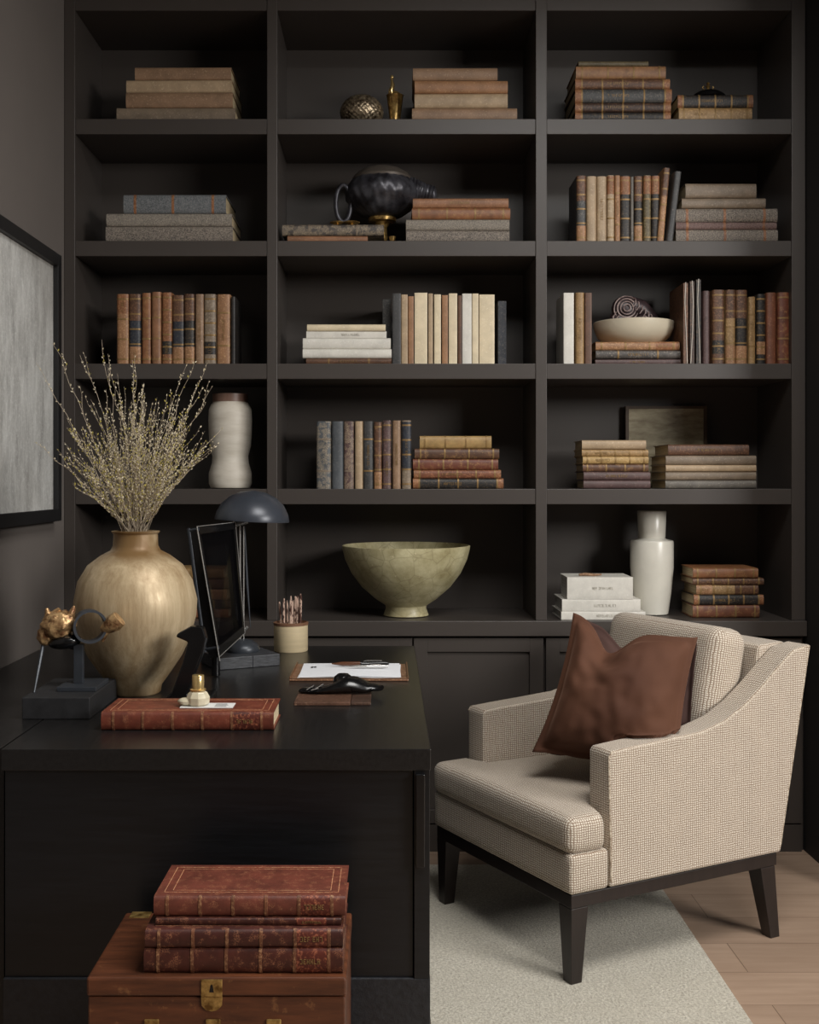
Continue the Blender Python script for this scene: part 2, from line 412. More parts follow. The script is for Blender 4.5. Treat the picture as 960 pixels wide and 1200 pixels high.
# ------------------------------------------------------------------ books
def spine_arc(T, t, bulge, off=0.0, n=7, half=1.0):
    pts = []
    for i in range(n + 1):
        a = -PI / 2 + PI * i / n
        pts.append((-bulge * math.cos(a) ** .8 if math.cos(a) > 1e-6 else 0, T / 2 + T / 2 * math.sin(a)))
    if off:
        q = []
        for y, z in pts: q.append((y - off, T / 2 + (z - T / 2) * (1 + off / (T / 2))))
        pts = q
    return pts
def glyphs(mb, x0, x1, zc, h, y, flat=False, rr=None):
    # a run of illegible letter-like strokes standing on a spine
    rr = rr or R; h = min(h * .75, .0085); x = x0; w = h * .5; s = h * .11; d = .0006
    if x1 - x0 > h * 9: c_ = (x0 + x1) / 2; x0 = x = c_ - h * 4.5; x1 = c_ + h * 4.5
    while x + w < x1:
        k = rr.randint(0, 5)
        if rr.random() < .12: x += w * .8; continue
        seg = []; 
        if k in (0, 1, 3, 5): seg.append((x, x + s, zc - h / 2, zc + h / 2))
        if k in (1, 2, 4): seg.append((x + w - s, x + w, zc - h / 2, zc + h / 2))
        if k in (0, 2, 4, 5): seg.append((x, x + w, zc + h / 2 - s, zc + h / 2))
        if k in (1, 5, 0): seg.append((x, x + w * .8, zc - s / 2, zc + s / 2))
        if k in (0, 3, 4): seg.append((x, x + w, zc - h / 2, zc - h / 2 + s))
        for a, b_, c, e in seg: mb.box(a, b_, y - d, y + d, c, e)
        x += w * 1.45
def make_book(root, L, W, T, mat, pages=(200, 180, 146), bulge=None, bands=0, band_mat=None, patches=(), title=None, tmat=None, board=.0026, fore=False, rough_top=False):
    """lying book: spine faces -Y, length along X, thickness up Z"""
    t = min(board, T * .18)
    bulge = min(T * .3, .008) if bulge is None else bulge
    out = [(W, 0)] + spine_arc(T, t, bulge) + [(W, T)]
    inn = [(W, t)] + [(y * .8 + t * .9, t + (z) * (T - 2 * t) / T) for y, z in spine_arc(T, t, bulge)] + [(W, T - t)]
    m = MB(); n = len(out); vs = []
    for x in (-L / 2, L / 2):
        vs += [(x, y, z) for y, z in out] + [(x, y, z) for y, z in inn]
    fs = []
    for i in range(n - 1):
        fs.append((i, i + 1, 2 * n + i + 1, 2 * n + i)); fs.append((n + i + 1, n + i, 3 * n + i, 3 * n + i + 1))
        fs.append((i + 1, i, n + i, n + i + 1)); fs.append((2 * n + i, 2 * n + i + 1, 3 * n + i + 1, 3 * n + i))
    fs.append((0, 2 * n, 3 * n, n)); fs.append((n - 1, 2 * n - 1, 4 * n - 1, 3 * n - 1))
    m.add(vs, fs); nf0 = len(m.f); ml = []
    e = min(.004, L * .02)
    y1 = W - .004
    MB().box(-L / 2 + e, L / 2 - e, t * 1.3, y1, t * 1.02, T - t * 1.02).build('page_block', paper_edge(pages), root)
    def strip(mb, x0, x1, off):
        a = spine_arc(T, t, bulge, off); b_ = [(0.0, -off * .5)] + a + [(0.0, T + off * .5)]; k = len(b_)
        mb.add([(x0, y, z) for y, z in b_] + [(x1, y, z) for y, z in b_], [(i, i + 1, k + i + 1, k + i) for i in range(k - 1)] + [tuple(range(k))[::-1], tuple(range(k, 2 * k))])
    off0 = .0005
    labels = []
    if patches:
        for f0, f1, pm in patches:
            pmb = MB(); strip(pmb, -L / 2 + f0 * L, -L / 2 + f1 * L, off0); labels.append((pmb, pm))
    if bands:
        bm = MB()
        fr = [(.03 + .94 * (i + .5) / bands) for i in range(bands)] if bands < 3 else [(.07 + .86 * i / (bands - 1)) for i in range(bands)]
        for f in fr:
            for dx in (-.0022, .0022): strip(bm, -L / 2 + f * L + dx - .0006, -L / 2 + f * L + dx + .0006, .0009)
            strip(bm, -L / 2 + f * L - .0013, -L / 2 + f * L + .0013, .0011)
        i0 = len(m.f); m.add(bm.v, bm.f); ml.append((band_mat or M_GILT, i0, len(m.f)))
    if title:
        g = MB(); f0, f1, hh = title
        glyphs(g, -L / 2 + f0 * L, -L / 2 + f1 * L, T / 2, T * hh, -bulge - off0 * 1.4)
        if g.v: i0 = len(m.f); m.add(g.v, g.f); ml.append((tmat or M_GILT, i0, len(m.f)))
    cov = m.build('cover', mat, root, smooth=True, mats=ml)
    for pmb, pm in labels: pmb.build('spine_label', pm, cov, smooth=True)


BR = {  # colour name -> (base, wear colour)
    'tan': ((158, 116, 82), (206, 164, 122)), 'caramel': ((142, 94, 62), (188, 140, 98)), 'rust': ((122, 74, 52), (176, 120, 84)),
    'brown': ((96, 66, 48), (150, 110, 80)), 'dark brown': ((62, 44, 36), (120, 90, 66)), 'black': ((38, 35, 34), (100, 84, 66)),
    'navy': ((44, 48, 58), (92, 88, 84)), 'charcoal': ((66, 66, 66), (118, 112, 104)), 'grey': ((108, 102, 94), (164, 154, 140)),
    'slate': ((84, 88, 92), (128, 130, 130)), 'beige': ((176, 152, 122), (212, 192, 160)), 'pale brown': ((148, 118, 92), (186, 158, 130)),
    'cream': ((222, 206, 174), (238, 228, 206)), 'white': ((218, 214, 204), (236, 234, 228)), 'ochre': ((158, 126, 84), (202, 168, 118)),
    'gold': ((176, 144, 92), (210, 180, 124)), 'plum': ((92, 70, 68), (140, 116, 108)), 'red brown': ((112, 62, 44), (168, 112, 80)),
    'olive': ((100, 88, 62), (150, 136, 100)), 'taupe': ((132, 116, 98), (172, 156, 136)), 'orange': ((150, 106, 76), (192, 148, 110)),
    'speckled grey': ((82, 76, 72), (160, 148, 134)),
}
def BM(col, wear=.4): c, wc = BR[col]; return leather(c, wear, wc)
ORD = ['first', 'second', 'third', 'fourth', 'fifth', 'sixth', 'seventh', 'eighth', 'ninth', 'tenth', 'eleventh', 'twelfth']
def kindopts(kind, col, rr):
    """look of a binding"""
    o = dict(mat=BM(col), pages=(196, 176, 140))
    if kind == 'band': o.update(bands=5, title=(.2, .42, .42), tmat=M_GILT)
    elif kind == 'bandl': o.update(bands=6, patches=((.14, .32, BM('black' if col not in ('black', 'navy') else 'tan')),), title=(.155, .31, .36))
    elif kind == 'tool': o.update(mat=gilt_leather(BR[col][0]), bands=4)
    elif kind == 'tooldk': o.update(mat=gilt_leather(BR[col][0], (190, 170, 140), .8), bands=2, band_mat=BM('taupe'))
    elif kind == 'cloth': o.update(mat=BM(col, .15))
    elif kind == 'title': o.update(mat=BM(col, .25), title=(.25, .75, .4))
    elif kind == 'long': o.update(mat=BM(col, .3), title=(.06, .94, .45), bands=2)
    elif kind == 'speck': o.update(mat=leather(BR[col][0], .9, BR[col][1], .7, 260))
    elif kind == 'corner': o.update(mat=leather(BR[col][0], .9, BR[col][1], .7, 260), patches=((.10, .125, BM('caramel')), (.47, .495, BM('caramel')), (.86, .885, BM('caramel'))))
    elif kind == 'ends': o.update(patches=((0.0, .07, BM('caramel')), (.93, 1, BM('caramel'))), bands=5, title=(.3, .6, .4))
    elif kind == 'two': o.update(patches=((.0, .25, BM('tan')), (.62, 1, BM('brown'))), bands=5, title=(.05, .2, .5))
    elif kind == 'twob': o.update(patches=((.72, .99, BM('caramel')),), bands=4, title=(.75, .95, .4))
    elif kind == 'blk': o.update(patches=((.30, .98, BM('navy')),), bands=5, title=(.4, .8, .3))
    elif kind == 'strip': o.update(mat=BM(col, .1), bulge=.0015)
    elif kind == 'white': o.update(mat=BM('white', .1), bulge=.0012, pages=(232, 230, 222), title=(.22, .88, .42), tmat=simple('pale_grey_embossing', (176, 170, 156), .6))
    return o
def stack(specs, base, where, which, setback=.035, wmul=.72, name='book', W=None):
    """lying books: (x0, x1, ytop, ybottom, colour, kind), listed top to bottom"""
    n = len(specs); sc = F / (BY + setback); z = base; rr = random.Random(int(specs[0][0] * 7 + specs[0][2]))
    pos = {0: 'topmost', n - 1: 'lowest'}
    for i in range(n - 1, -1, -1):
        x0, x1, y0, y1, col, kind = specs[i]
        L = (x1 - x0) / sc; T = (y1 - y0) / sc - .0003; Wd = W or min(max(L * wmul, .17), .27)
        p = pos.get(i, ORD[i] + ' from top')
        lab = '%s book, %s of %s on %s' % (col, p, which, where)
        t = thing(name, lab, 'book', (((x0 + x1) / 2 - CX) / sc, BY + setback + rr.uniform(0, .006), z), (0, 0, math.radians(rr.uniform(-.8, .8))), 'books of %s, %s' % (which, where))
        make_book(t, L, Wd, T, **kindopts(kind, col, rr))
        z += T + .0003
    return z
def row(specs, base, ybase, where, which, setback=.03, name='book', lean=None):
    """standing books: (x0, x1, ytop, colour, kind)"""
    sc = F / (BY + setback); n = len(specs)
    for i, sp in enumerate(specs):
        x0, x1, y0, col, kind = sp[:5]; ang = sp[5] if len(sp) > 5 else 0; zb = sp[6] if len(sp) > 6 else 0
        Hh = (ybase - y0) / sc; T = (x1 - x0) / sc - .0004
        p = 'leftmost' if i == 0 else ('rightmost' if i == n - 1 else ORD[i] + ' from left')
        lab = '%s upright book, %s in %s on %s' % (col, p, which, where)
        # rotate the lying book upright: local x -> up
        t = thing(name, lab, 'book', ((x0 - CX) / sc + T, BY + setback + R.uniform(0, .008), base + zb), (0, 0, 0), 'books of %s, %s' % (which, where))
        t.rotation_euler = (0, 0, 0)
        k = kindopts(kind, col, R)
        sub_before = set(COL.objects)
        make_book(t, Hh, Hh * .72, T, **k)
        rot = Matrix.Rotation(math.radians(-90), 4, 'Y') @ Matrix.Translation((Hh / 2, 0, 0))
        for c in list(COL.objects):
            if c.parent == t or (c.parent and c.parent.parent == t): c.data.transform(rot)
        if ang: t.rotation_euler = (0, math.radians(ang), 0)

TB, WHT = 'left bay top shelf', ''
z1, z2, z3, z4 = [bz(y) + .0004 for y in SH]; z5 = CT + .0004
stack([(158, 271, 74, 89, 'pale brown', 'cloth'), (148, 272, 89, 104, 'beige', 'cloth'), (148, 273, 104, 122, 'pale brown', 'cloth'), (137, 276, 122, 138, 'taupe', 'cloth')], z1, TB, 'pale stack')
stack([(145, 265, 225, 247, 'slate', 'corner'), (125, 272, 247, 262, 'grey', 'speck'), (124, 273, 262, 281, 'speckled grey', 'speck')], z2, 'left bay second shelf', 'grey stack')
row([(137, 151, 344, 'tan', 'twob'), (151.5, 165, 344, 'navy', 'two'), (166, 177, 342.5, 'caramel', 'tool'), (178, 189, 341.5, 'orange', 'tool'), (190, 201.5, 342, 'caramel', 'bandl'),
     (202, 216, 345, 'navy', 'two'), (216.5, 228, 344, 'black', 'two'), (229, 239, 344, 'pale brown', 'title'), (239.5, 253, 344, 'taupe', 'bandl'), (254, 270, 344, 'tan', 'long'), (271, 276, 347, 'black', 'cloth', 0)],
    z3, 426, 'left bay third shelf', 'row')
stack([(203, 262, 669, 681, 'ochre', 'tool'), (205, 268, 681, 693, 'brown', 'band'), (200, 266, 693, 706, 'tan', 'band'), (204, 270, 706, 716, 'dark brown', 'band'), (200, 268, 716, 727, 'rust', 'tool')], z5, 'left bay bottom shelf', 'stack behind gold vase', setback=.06)
# middle bay
stack([(484, 583, 73, 88, 'pale brown', 'cloth'), (486, 595, 89, 104, 'tan', 'cloth'), (486, 595, 104, 121, 'beige', 'cloth'), (483, 606, 121, 137, 'pale brown', 'cloth')], z1, 'middle bay top shelf', 'pale stack')
stack([(331, 450, 259, 272, 'speckled grey', 'tooldk'), (337, 431, 273, 281, 'orange', 'cloth')], z2, 'middle bay second shelf', 'low left pair')
stack([(484, 596, 229, 240.5, 'orange', 'title'), (483, 598, 240.5, 254, 'caramel', 'tool'), (476, 597, 254, 267, 'grey', 'speck'), (476, 597, 267, 281, 'speckled grey', 'speck')], z2, 'middle bay second shelf', 'right stack')
stack([(360, 452, 378, 386, 'cream', 'cloth'), (359, 453, 386, 394, 'white', 'white'), (355, 458, 394, 407, 'white', 'cloth'), (355, 459, 407, 418, 'white', 'cloth'), (359, 459, 418, 425, 'brown', 'long')], z3, 'middle bay third shelf', 'cream stack')
row([(460, 470, 343, 'charcoal', 'strip'), (470.5, 478, 344, 'beige', 'strip'), (478.5, 485, 346, 'tan', 'strip'), (486, 501, 342, 'cream', 'strip'), (502, 507.5, 343, 'beige', 'strip'), (509, 517, 344, 'cream', 'strip'), (518, 525, 345, 'tan', 'strip'),
     (526, 536, 343, 'cream', 'strip'), (537, 541.5, 345, 'brown', 'strip'), (542, 553, 343, 'white', 'strip'), (553.5, 561, 343, 'cream', 'strip'), (562, 580, 344, 'cream', 'strip')],
    z3, 426, 'middle bay third shelf', 'cream row')
row([(371, 388, 494, 'slate', 'tooldk'), (389, 402.5, 494, 'slate', 'cloth'), (403, 415, 494, 'plum', 'tooldk'), (416, 425.5, 494, 'beige', 'cloth'), (426, 437.5, 494, 'charcoal', 'long'), (438.5, 447.5, 495, 'brown', 'two'),
     (448.5, 458.5, 493, 'plum', 'band'), (460, 470, 493, 'pale brown', 'title'), (471, 482, 493, 'taupe', 'blk')], z4, 573, 'middle bay fourth shelf', 'row')
stack([(492, 576, 511, 526, 'gold', 'tool'), (486, 585, 526, 538, 'brown', 'tool'), (484, 584, 538, 551, 'red brown', 'tool'), (485, 587, 551, 561, 'rust', 'ends'), (484, 590, 561, 573, 'black', 'ends')], z4, 'middle bay fourth shelf', 'stack')
# right bay
stack([(678, 760, 65, 71, 'olive', 'cloth'), (675, 780, 72, 87, 'tan', 'tool'), (674, 785, 88, 100, 'brown', 'ends'), (674, 787, 100, 116, 'charcoal', 'ends'), (674, 786, 116, 127, 'dark brown', 'ends'), (674, 786, 127, 138, 'black', 'ends')], z1, 'right bay top shelf', 'tall left stack')
zr = stack([(794, 882, 106, 121, 'black', 'ends'), (795, 881, 121, 137, 'ochre', 'band')], z1, 'right bay top shelf', 'right pair')
row([(676, 687, 204, 'charcoal', 'two'), (687.5, 699, 205, 'beige', 'cloth'), (699.5, 711, 205, 'beige', 'title'), (711.5, 720, 204, 'beige', 'twob'), (720.5, 727, 204, 'tan', 'long'), (727.5, 739, 204, 'black', 'twob'), (739.3, 743, 205, 'grey', 'cloth'),
     (743.5, 753, 205, 'black', 'two'), (754, 763, 204, 'olive', 'twob'), (763.5, 773, 204, 'black', 'twob')], z2, 282, 'right bay second shelf', 'upright row')
row([(770.5, 778, 196, 'tan', 'two', 5.0, .0), (781, 789, 200, 'charcoal', 'cloth', 7.0, .0)], z2, 282, 'right bay second shelf', 'leaning pair', setback=.016)
zz = stack([(803, 886, 212, 229, 'taupe', 'cloth'), (799, 897, 229, 241, 'taupe', 'cloth'), (792, 911, 241, 257, 'speckled grey', 'corner'), (792, 910, 257, 266, 'plum', 'corner'), (792, 911, 266, 281, 'speckled grey', 'corner')], z2, 'right bay second shelf', 'right stack')
row([(661, 673, 342, 'white', 'strip'), (675, 685, 342, 'ochre', 'title'), (686, 694, 342, 'brown', 'strip')], z3, 426, 'right bay third shelf', 'left trio')
zb = stack([(698, 796, 398, 408, 'tan', 'twob'), (698, 797, 408, 418, 'speckled grey', 'long'), (698, 798, 418, 425, 'plum', 'title')], z3, 'right bay third shelf', 'stack under bowl', setback=.05)
row([(824, 832, 340, 'plum', 'cloth'), (835, 849, 339, 'brown', 'bandl'), (850.5, 862, 339, 'ochre', 'two'), (863, 876, 339, 'black', 'two'), (877.5, 885.5, 347, 'ochre', 'long'), (887, 897, 344, 'black', 'bandl'), (898.5, 910, 342, 'rust', 'cloth'), (911.5, 925, 342, 'red brown', 'tool')],
    z3, 426, 'right bay third shelf', 'right row')
stack([(682, 757, 515, 526, 'beige', 'cloth'), (682, 760, 526, 534, 'ochre', 'band'), (683, 760, 534, 543, 'gold', 'band'), (683, 760, 543, 552, 'brown', 'tool'), (684, 762, 552, 562, 'plum', 'title'), (684, 762, 562, 572, 'plum', 'cloth')], z4, 'right bay fourth shelf', 'left stack')
stack([(783, 878, 521, 534, 'brown', 'title'), (780, 886, 534, 545, 'taupe', 'cloth'), (780, 886, 545, 553, 'beige', 'cloth'), (780, 886, 553, 563, 'taupe', 'cloth'), (780, 886, 563, 573, 'grey', 'cloth')], z4, 'right bay fourth shelf', 'right stack')
zw = stack([(665, 742, 673, 699, 'white', 'white'), (659, 751, 699, 713.5, 'white', 'white'), (658, 757, 713.5, 723, 'white', 'white')], z5, 'right bay bottom shelf', 'white stack', setback=.01)
stack([(812, 888, 657, 669, 'caramel', 'tool'), (812, 895, 669, 677, 'brown', 'band'), (816, 889, 678, 689.5, 'ochre', 'two'), (813, 895, 690, 702, 'black', 'ends'), (812, 890, 703, 718, 'rust', 'tool')], z5, 'right bay bottom shelf', 'leather stack', setback=.07)

def plain(name, mat, mb, label, cat, loc=(0, 0, 0), rot=(0, 0, 0), smooth=True, bevel=0, group=None):
    o = mb.build(name, mat, smooth=smooth, bevel=bevel, loc=loc, rot=rot); return tag(o, label, cat, group)

# folders standing beside the bowl
for i, (px, py, c, ang) in enumerate([(801, 331, 'brown', 0), (808.5, 329, 'dark brown', 0), (816, 327, 'black', 0)]):
    sc = F / (BY + .02); t = thing('magazine_file', ['brown leather file, left of three tall files beside the bowl', 'dark brown leather file, middle of three tall files beside the bowl', 'black leather file, right of three tall files beside the bowl'][i],
                                   'folder', ((px - CX) / sc, BY + .02, z3), group='tall files on the right bay third shelf')
    w_ = 5.6 / sc; h_ = (426 - py) / sc
    MB().box(0, w_, 0, .2, 0, h_).build('case', BM(c), t, bevel=.001)
    e = MB(); e.tube([(w_ * (.2 if i % 2 else .8), -.001, .002), (w_ * .55, -.002, h_ * .4), (w_ * (.7 if i % 2 else .3), -.001, h_ * .75), (w_ * .5, -.001, h_ + .001), (w_ * .5, .1, h_ + .001)], .0013, 6)
    e.build('metal_edge', simple('pale_edge', (214, 208, 196), .4, bst=0), t, smooth=True)
# charcoal slabs behind the cream row
plain('portfolio_case', BM('charcoal'), MB().box(0, (455 - 445) / 330, 0, .25, 0, (426 - 347) / 330), 'charcoal portfolio case standing left of the cream upright books', 'folder', ((445 - CX) / 330 + .01, BY + .1, z3), bevel=.001, smooth=False)
plain('portfolio_case', BM('navy'), MB().box(0, .03, 0, .22, 0, .235), 'dark portfolio case standing right of the cream upright books', 'folder', ((585 - CX) / 330, BY + .11, z3), bevel=.001, smooth=False)

# ------------------------------------------------------------------ shelf ornaments
def at(px, d): return (px - CX) * d / F
# textured bronze ball
def ballfn(d):
    a = math.atan2(d.y, d.x); return 1 + .035 * math.sin(a * 26) * math.sin(math.acos(max(-1, min(1, d.z))) * 22) + .012 * noise.noise(d * 9)
d_ = BY + .14; sc = F / d_
plain('bronze_ball', simple('hammered_bronze', (186, 168, 140), .32, metal=.7, c2=(60, 44, 30), scale=90, bst=.6, bd=.002), MB().ellipsoid((0, 0, .062), (.077, .074, .0625), 96, 60, fn=ballfn),
      'textured bronze ball on the middle bay top shelf', 'ornament', (at(424, d_), d_, z1 + .0015))
t = thing('brass_vase', 'small slim brass vase with a figure on its rim, beside the bronze ball', 'vase', (at(463, d_), d_, z1))
MB().lathe([(.017, 0), (.018, .006), (.016, .012), (.022, .06), (.03, .124), (.032, .126), (.028, .124), (.018, .05), (.0, .02)], 32).build('body', M_BRASS, t, smooth=True)
g = MB(); g.tube([(-.012, 0, .12), (-.013, 0, .145), (-.008, 0, .165), (-.012, 0, .185)], [.007, .009, .008, .004], 10); g.ellipsoid((-.011, 0, .192), (.007, .007, .009), 12, 8)
g.tube([(-.02, 0, .15), (-.022, -.004, .135), (-.014, -.008, .128)], .003, 6); g.tube([(-.006, 0, .14), (.006, 0, .138), (.02, 0, .131)], [.006, .005, .003], 8); g.tube([(-.01, 0, .125), (.024, 0, .128)], .003, 6)
g.build('figurine', M_GOLD, t, smooth=True)
# dark urn on a brass pedestal
d_ = BY + .16; sc = F / d_; ux = at(448, d_)
t = thing('lidded_urn', 'dark bronze lidded urn with ring handle on a brass pedestal', 'urn', (ux, d_, z2))
M_URN = simple('dark_patinated_bronze', (84, 84, 90), .36, metal=.45, c2=(40, 38, 42), scale=22, bst=.35, bd=.003)
def rib(a, z): return 1 + .022 * math.sin(a * 22 + z * 55) + .012 * math.sin(a * 9 - z * 40)
zc = .115
prof = [(.05, zc), (.075, zc + .008), (.105, zc + .03), (.128, zc + .062), (.134, zc + .085), (.126, zc + .112), (.108, zc + .134), (.1, zc + .138)]
MB().lathe(prof, 132, fn=rib).build('body', M_URN, t, smooth='all')
MB().lathe([(.106, zc + .134), (.108, zc + .142), (.094, zc + .158), (.07, zc + .173), (.04, zc + .183), (0, zc + .186)], 48).build('lid', simple('dull_brown_bronze', (96, 88, 80), .45, metal=.4, bst=.2), t, smooth=True)
MB().lathe([(.03, zc - .018), (.05, zc - .014), (.052, zc - .003), (.047, zc + .004)], 40).build('collar', M_BRASS, t, smooth=True)
MB().lathe([(.03, 0), (.03, .006), (.018, .012), (.016, .03), (.021, .045), (.018, .06), (.017, .078), (.026, .09), (.03, zc - .016)], 32).build('pedestal', M_BRASS, t, smooth=True)
g = MB(); pts = [(-.140 + .027 * math.sin(a) , -.03, zc + .045 + .066 * math.cos(a)) for a in [2 * PI * i / 24 for i in range(25)]]; g.tube(pts, .0085, 10); g.tube([(-.125, -.02, zc + .1), (-.138, -.03, zc + .11)], .008, 8)
g.build('ring_handle', M_URN, t, smooth=True)
g = MB(); g.tube([(.10 + .085 * k / 24, 0, zc + .098 - .012 * (k / 24.) ** 2) for k in range(25)], [(.052 - .022 * min(1, k / 16.)) * (1 + .05 * math.sin(k * 1.9)) for k in range(25)], 24); g.ellipsoid((.185, 0, zc + .084), (.014, .029, .03), 20, 12)
for i in range(5): g.lathe([(.028, -.003), (.032, 0), (.028, .003)], 20, cap=False) if 0 else None
g.build('spout', M_URN, t, smooth=True)
ztop = z2 + (281 - 259) / 332.
for i, (px, w_) in enumerate([(395, .026), (412, .03)]):
    plain('brass_dish', M_BRASS, MB().lathe([(.012, 0), (.008, .004), (.006, .009), (w_ * .6, .014), (w_, .018), (w_ * 1.02, .0195), (w_ * .5, .016), (0, .013)], 28),
          ['small brass dish on the low books, left of two', 'small brass dish on the low books, right of two nearer the urn'][i], 'dish', (at(px, BY + .1), BY + .1, ztop - .0005 + 0.0), group='brass dishes beside the urn')
plain('brass_weight', M_BRASS, MB().lathe([(.012, 0), (.013, .008), (.009, .012), (.012, .026), (.013, .03), (0, .031)], 24), 'tiny brass weight on the shelf at the foot of the urn pedestal', 'ornament', (at(460, BY + .08), BY + .08, z2))
# black dish with brass finial
d_ = BY + .09
t = thing('lidded_dish', 'black lidded dish with a brass finial on the right pair of books', 'dish', (at(830, d_), d_, zr))
MB().lathe([(.05, 0), (.062, .004), (.06, .012), (.045, .024), (.02, .034), (.006, .038), (0, .038)], 40).build('dome', M_BLK, t, smooth=True)
MB().lathe([(.006, .037), (.004, .045), (.009, .05), (.003, .054), (.007, .06), (0, .066)], 20).build('finial', M_BRASS, t, smooth=True)
g = MB(); g.tube([(.012, 0, .036), (.02, 0, .045), (.016, 0, .05)], .002, 6); g.tube([(-.012, 0, .036), (-.02, 0, .045), (-.016, 0, .05)], .002, 6); g.build('finial_scrolls', M_BRASS, t, smooth=True)
# low cream bowl + carving
d_ = BY + .17; sc = F / d_; r_ = 46.5 / sc; hb = 27 / sc
t = thing('low_bowl', 'low cream bowl standing on the stack of books in the right bay', 'bowl', (at(742.5, d_), d_, zb))
MB().lathe([(r_ * .45, 0), (r_ * .68, .004), (r_ * .9, hb * .35), (r_ * .985, hb * .7), (r_, hb * .97), (r_ * .985, hb), (r_ * .965, hb * .96), (r_ * .93, hb * .6), (r_ * .6, hb * .16), (0, hb * .12)], 64).build('bowl_body', M_CREAM, t, smooth=True)
M_CARV = simple('dark_carved_stone', (64, 50, 52), .4, c2=(34, 26, 28), scale=14, bst=.3)
def carv():
    b_, g = MB(), MB(); c0 = (-.028, 0, .118)
    b_.ellipsoid((c0[0], .002, c0[2]), (.05, .03, .048), 36, 24)
    b_.ellipsoid((-.04, .006, .065), (.05, .034, .055), 28, 18)
    b_.tube([(-.01, .006, .132), (.03, .01, .118), (.07, .01, .078), (.102, .006, .045)], [.034, .036, .028, .008], 20)
    b_.ellipsoid((.034, -.016, .055), (.038, .018, .042), 24, 16)
    for k in range(4):     # coil
        r0 = .044 - k * .0105
        g.tube([(c0[0] + r0 * math.cos(a) * (1 - .05 * math.sin(a)), -.028 * math.sqrt(max(0, 1 - (r0 / .05) ** 2)) - .003, c0[2] + r0 * math.sin(a)) for a in [2 * PI * i / 30 + k for i in range(31)]], .0024 + .0006 * (k % 2), 8)
    for k in range(5):     # flowing ridges at the left
        x = -.082 + k * .014
        g.tube([(x + .018, -.018, .105 - k * .009), (x + .004, -.028, .085 - k * .003), (x + .008, -.032, .062), (x + .022, -.028, .03)], [.0018, .0032, .0032, .002], 8)
    for k in range(8):     # ridged mane at the right
        a = k / 7.; x = .0 + a * .082; zt = .152 - a * .082
        g.tube([(x - .01, .0, zt + .012), (x + .004, -.024, zt - .002), (x + .004, -.03, zt - .018), (x - .006, -.03, zt - .032)], [.0018, .003, .003, .002], 8)
    g.tube([(.008, -.034, .05), (.014, -.037, .075), (.034, -.038, .088), (.056, -.035, .075), (.064, -.03, .05)], .0022, 8)
    return b_, g
t = thing('carved_sculpture', 'dark carved coiled stone sculpture sitting in the low cream bowl', 'sculpture', (at(742, d_), d_, zb + hb * .16 + .002))
cb_, cg_ = carv(); cb_ = cb_.build('body', M_CARV, t, smooth=True)
cg_.build('carved_ridges', simple('worn_pinkish_ridge', (164, 144, 138), .45, c2=(96, 78, 76), scale=60, bst=.2), cb_, smooth=True)
# small dark landscape picture leaning high on back panel
d_ = YB - .05; sc = F / d_
def land_mat():
    m, nt, b = node_mat('faded_landscape_paint'); tc = nt.nodes.new('ShaderNodeTexCoord'); v = coords(nt, scale=(1, 1, 3), rnd=False)
    f = nz(nt, v, 9, 5, .6); nt.links.new(ramp(nt, f, .3, .75, lin((120, 104, 78)), lin((206, 196, 164))), b.inputs['Base Color']); b.inputs['Roughness'].default_value = .5; return m
t = thing('small_painting', 'small faded brown landscape painting standing behind the two book stacks', 'painting', (at(780.5, d_), d_, z4))
w_, h0, h1 = 95 / sc / 2, (573 - 573) / sc, (574 - 478) / sc
MB().box(-w_ + .01, w_ - .01, -.004, .01, h0 + .01, h1 - .01).build('canvas', land_mat(), t)
g = MB(); g.box(-w_, -w_ + .012, -.008, .012, h0, h1); g.box(w_ - .012, w_, -.008, .012, h0, h1); g.box(-w_ + .012, w_ - .012, -.008, .012, h1 - .01, h1); g.box(-w_ + .012, w_ - .012, -.008, .012, h0, h0 + .01)
g.build('frame', simple('aged_frame', (84, 66, 48), .5, bst=.2), t)
# matte white vase, left bay
d_ = BY + .15; sc = F / d_
vp = [(17, 0), (23, 1), (25, 6), (25, 18), (21.5, 30), (21, 38), (24, 50), (25, 62), (25.5, 80), (25, 92), (22.5, 98), (20.5, 100), (20, 108), (20.5, 110)]
prof = [(r / sc, z / sc) for r, z in vp]
t = thing('ceramic_vase', 'matte off-white waisted vase behind the dry branches, left bay', 'vase', (at(270, d_), d_, z4))
MB().lathe(prof + [(18.5 / sc, 110 / sc), (18 / sc, 96 / sc), (19 / sc, 60 / sc)], 56, cap=False).build('body', M_WHITEM, t, smooth=True)
MB().lathe([(20.8 / sc, 101 / sc), (20.6 / sc, 110.3 / sc), (19.6 / sc, 110.4 / sc)], 56, cap=False).build('unglazed_neck', M_COPPER, t, smooth=True)
# tall white bottle vase, right bay
d_ = BY + .19; sc = F / d_
vp = [(17.5, 0), (19, 1), (23, 30), (25, 55), (25, 84), (24.3, 86), (16.5, 88), (15.5, 89), (16.8, 120), (16, 121), (14.5, 120), (13.5, 92), (10, 60)]
plain('bottle_vase', M_WHITE, MB().lathe([(r / sc, z / sc) for r, z in vp], 56, cap=False), 'tall glossy white two-tier vase beside the white books', 'vase', (at(764, d_), d_, z5 + .0003))
# big bowl
d_ = 4.16; sc = F / d_
vp = [(25, 0), (26.5, 1), (23.5, 9), (24, 12), (36, 20), (52, 34), (64, 50), (71.5, 66), (74.5, 78), (75, 82), (73.5, 82.5), (71, 78), (66, 62), (50, 38), (30, 22), (0, 18)]
plain('footed_bowl', M_BOWL, MB().lathe([(r / sc, z / sc) for r, z in vp], 96), 'large crackled celadon footed bowl on the middle bay bottom ledge', 'bowl', (at(476, d_), d_, z5 + .0003))
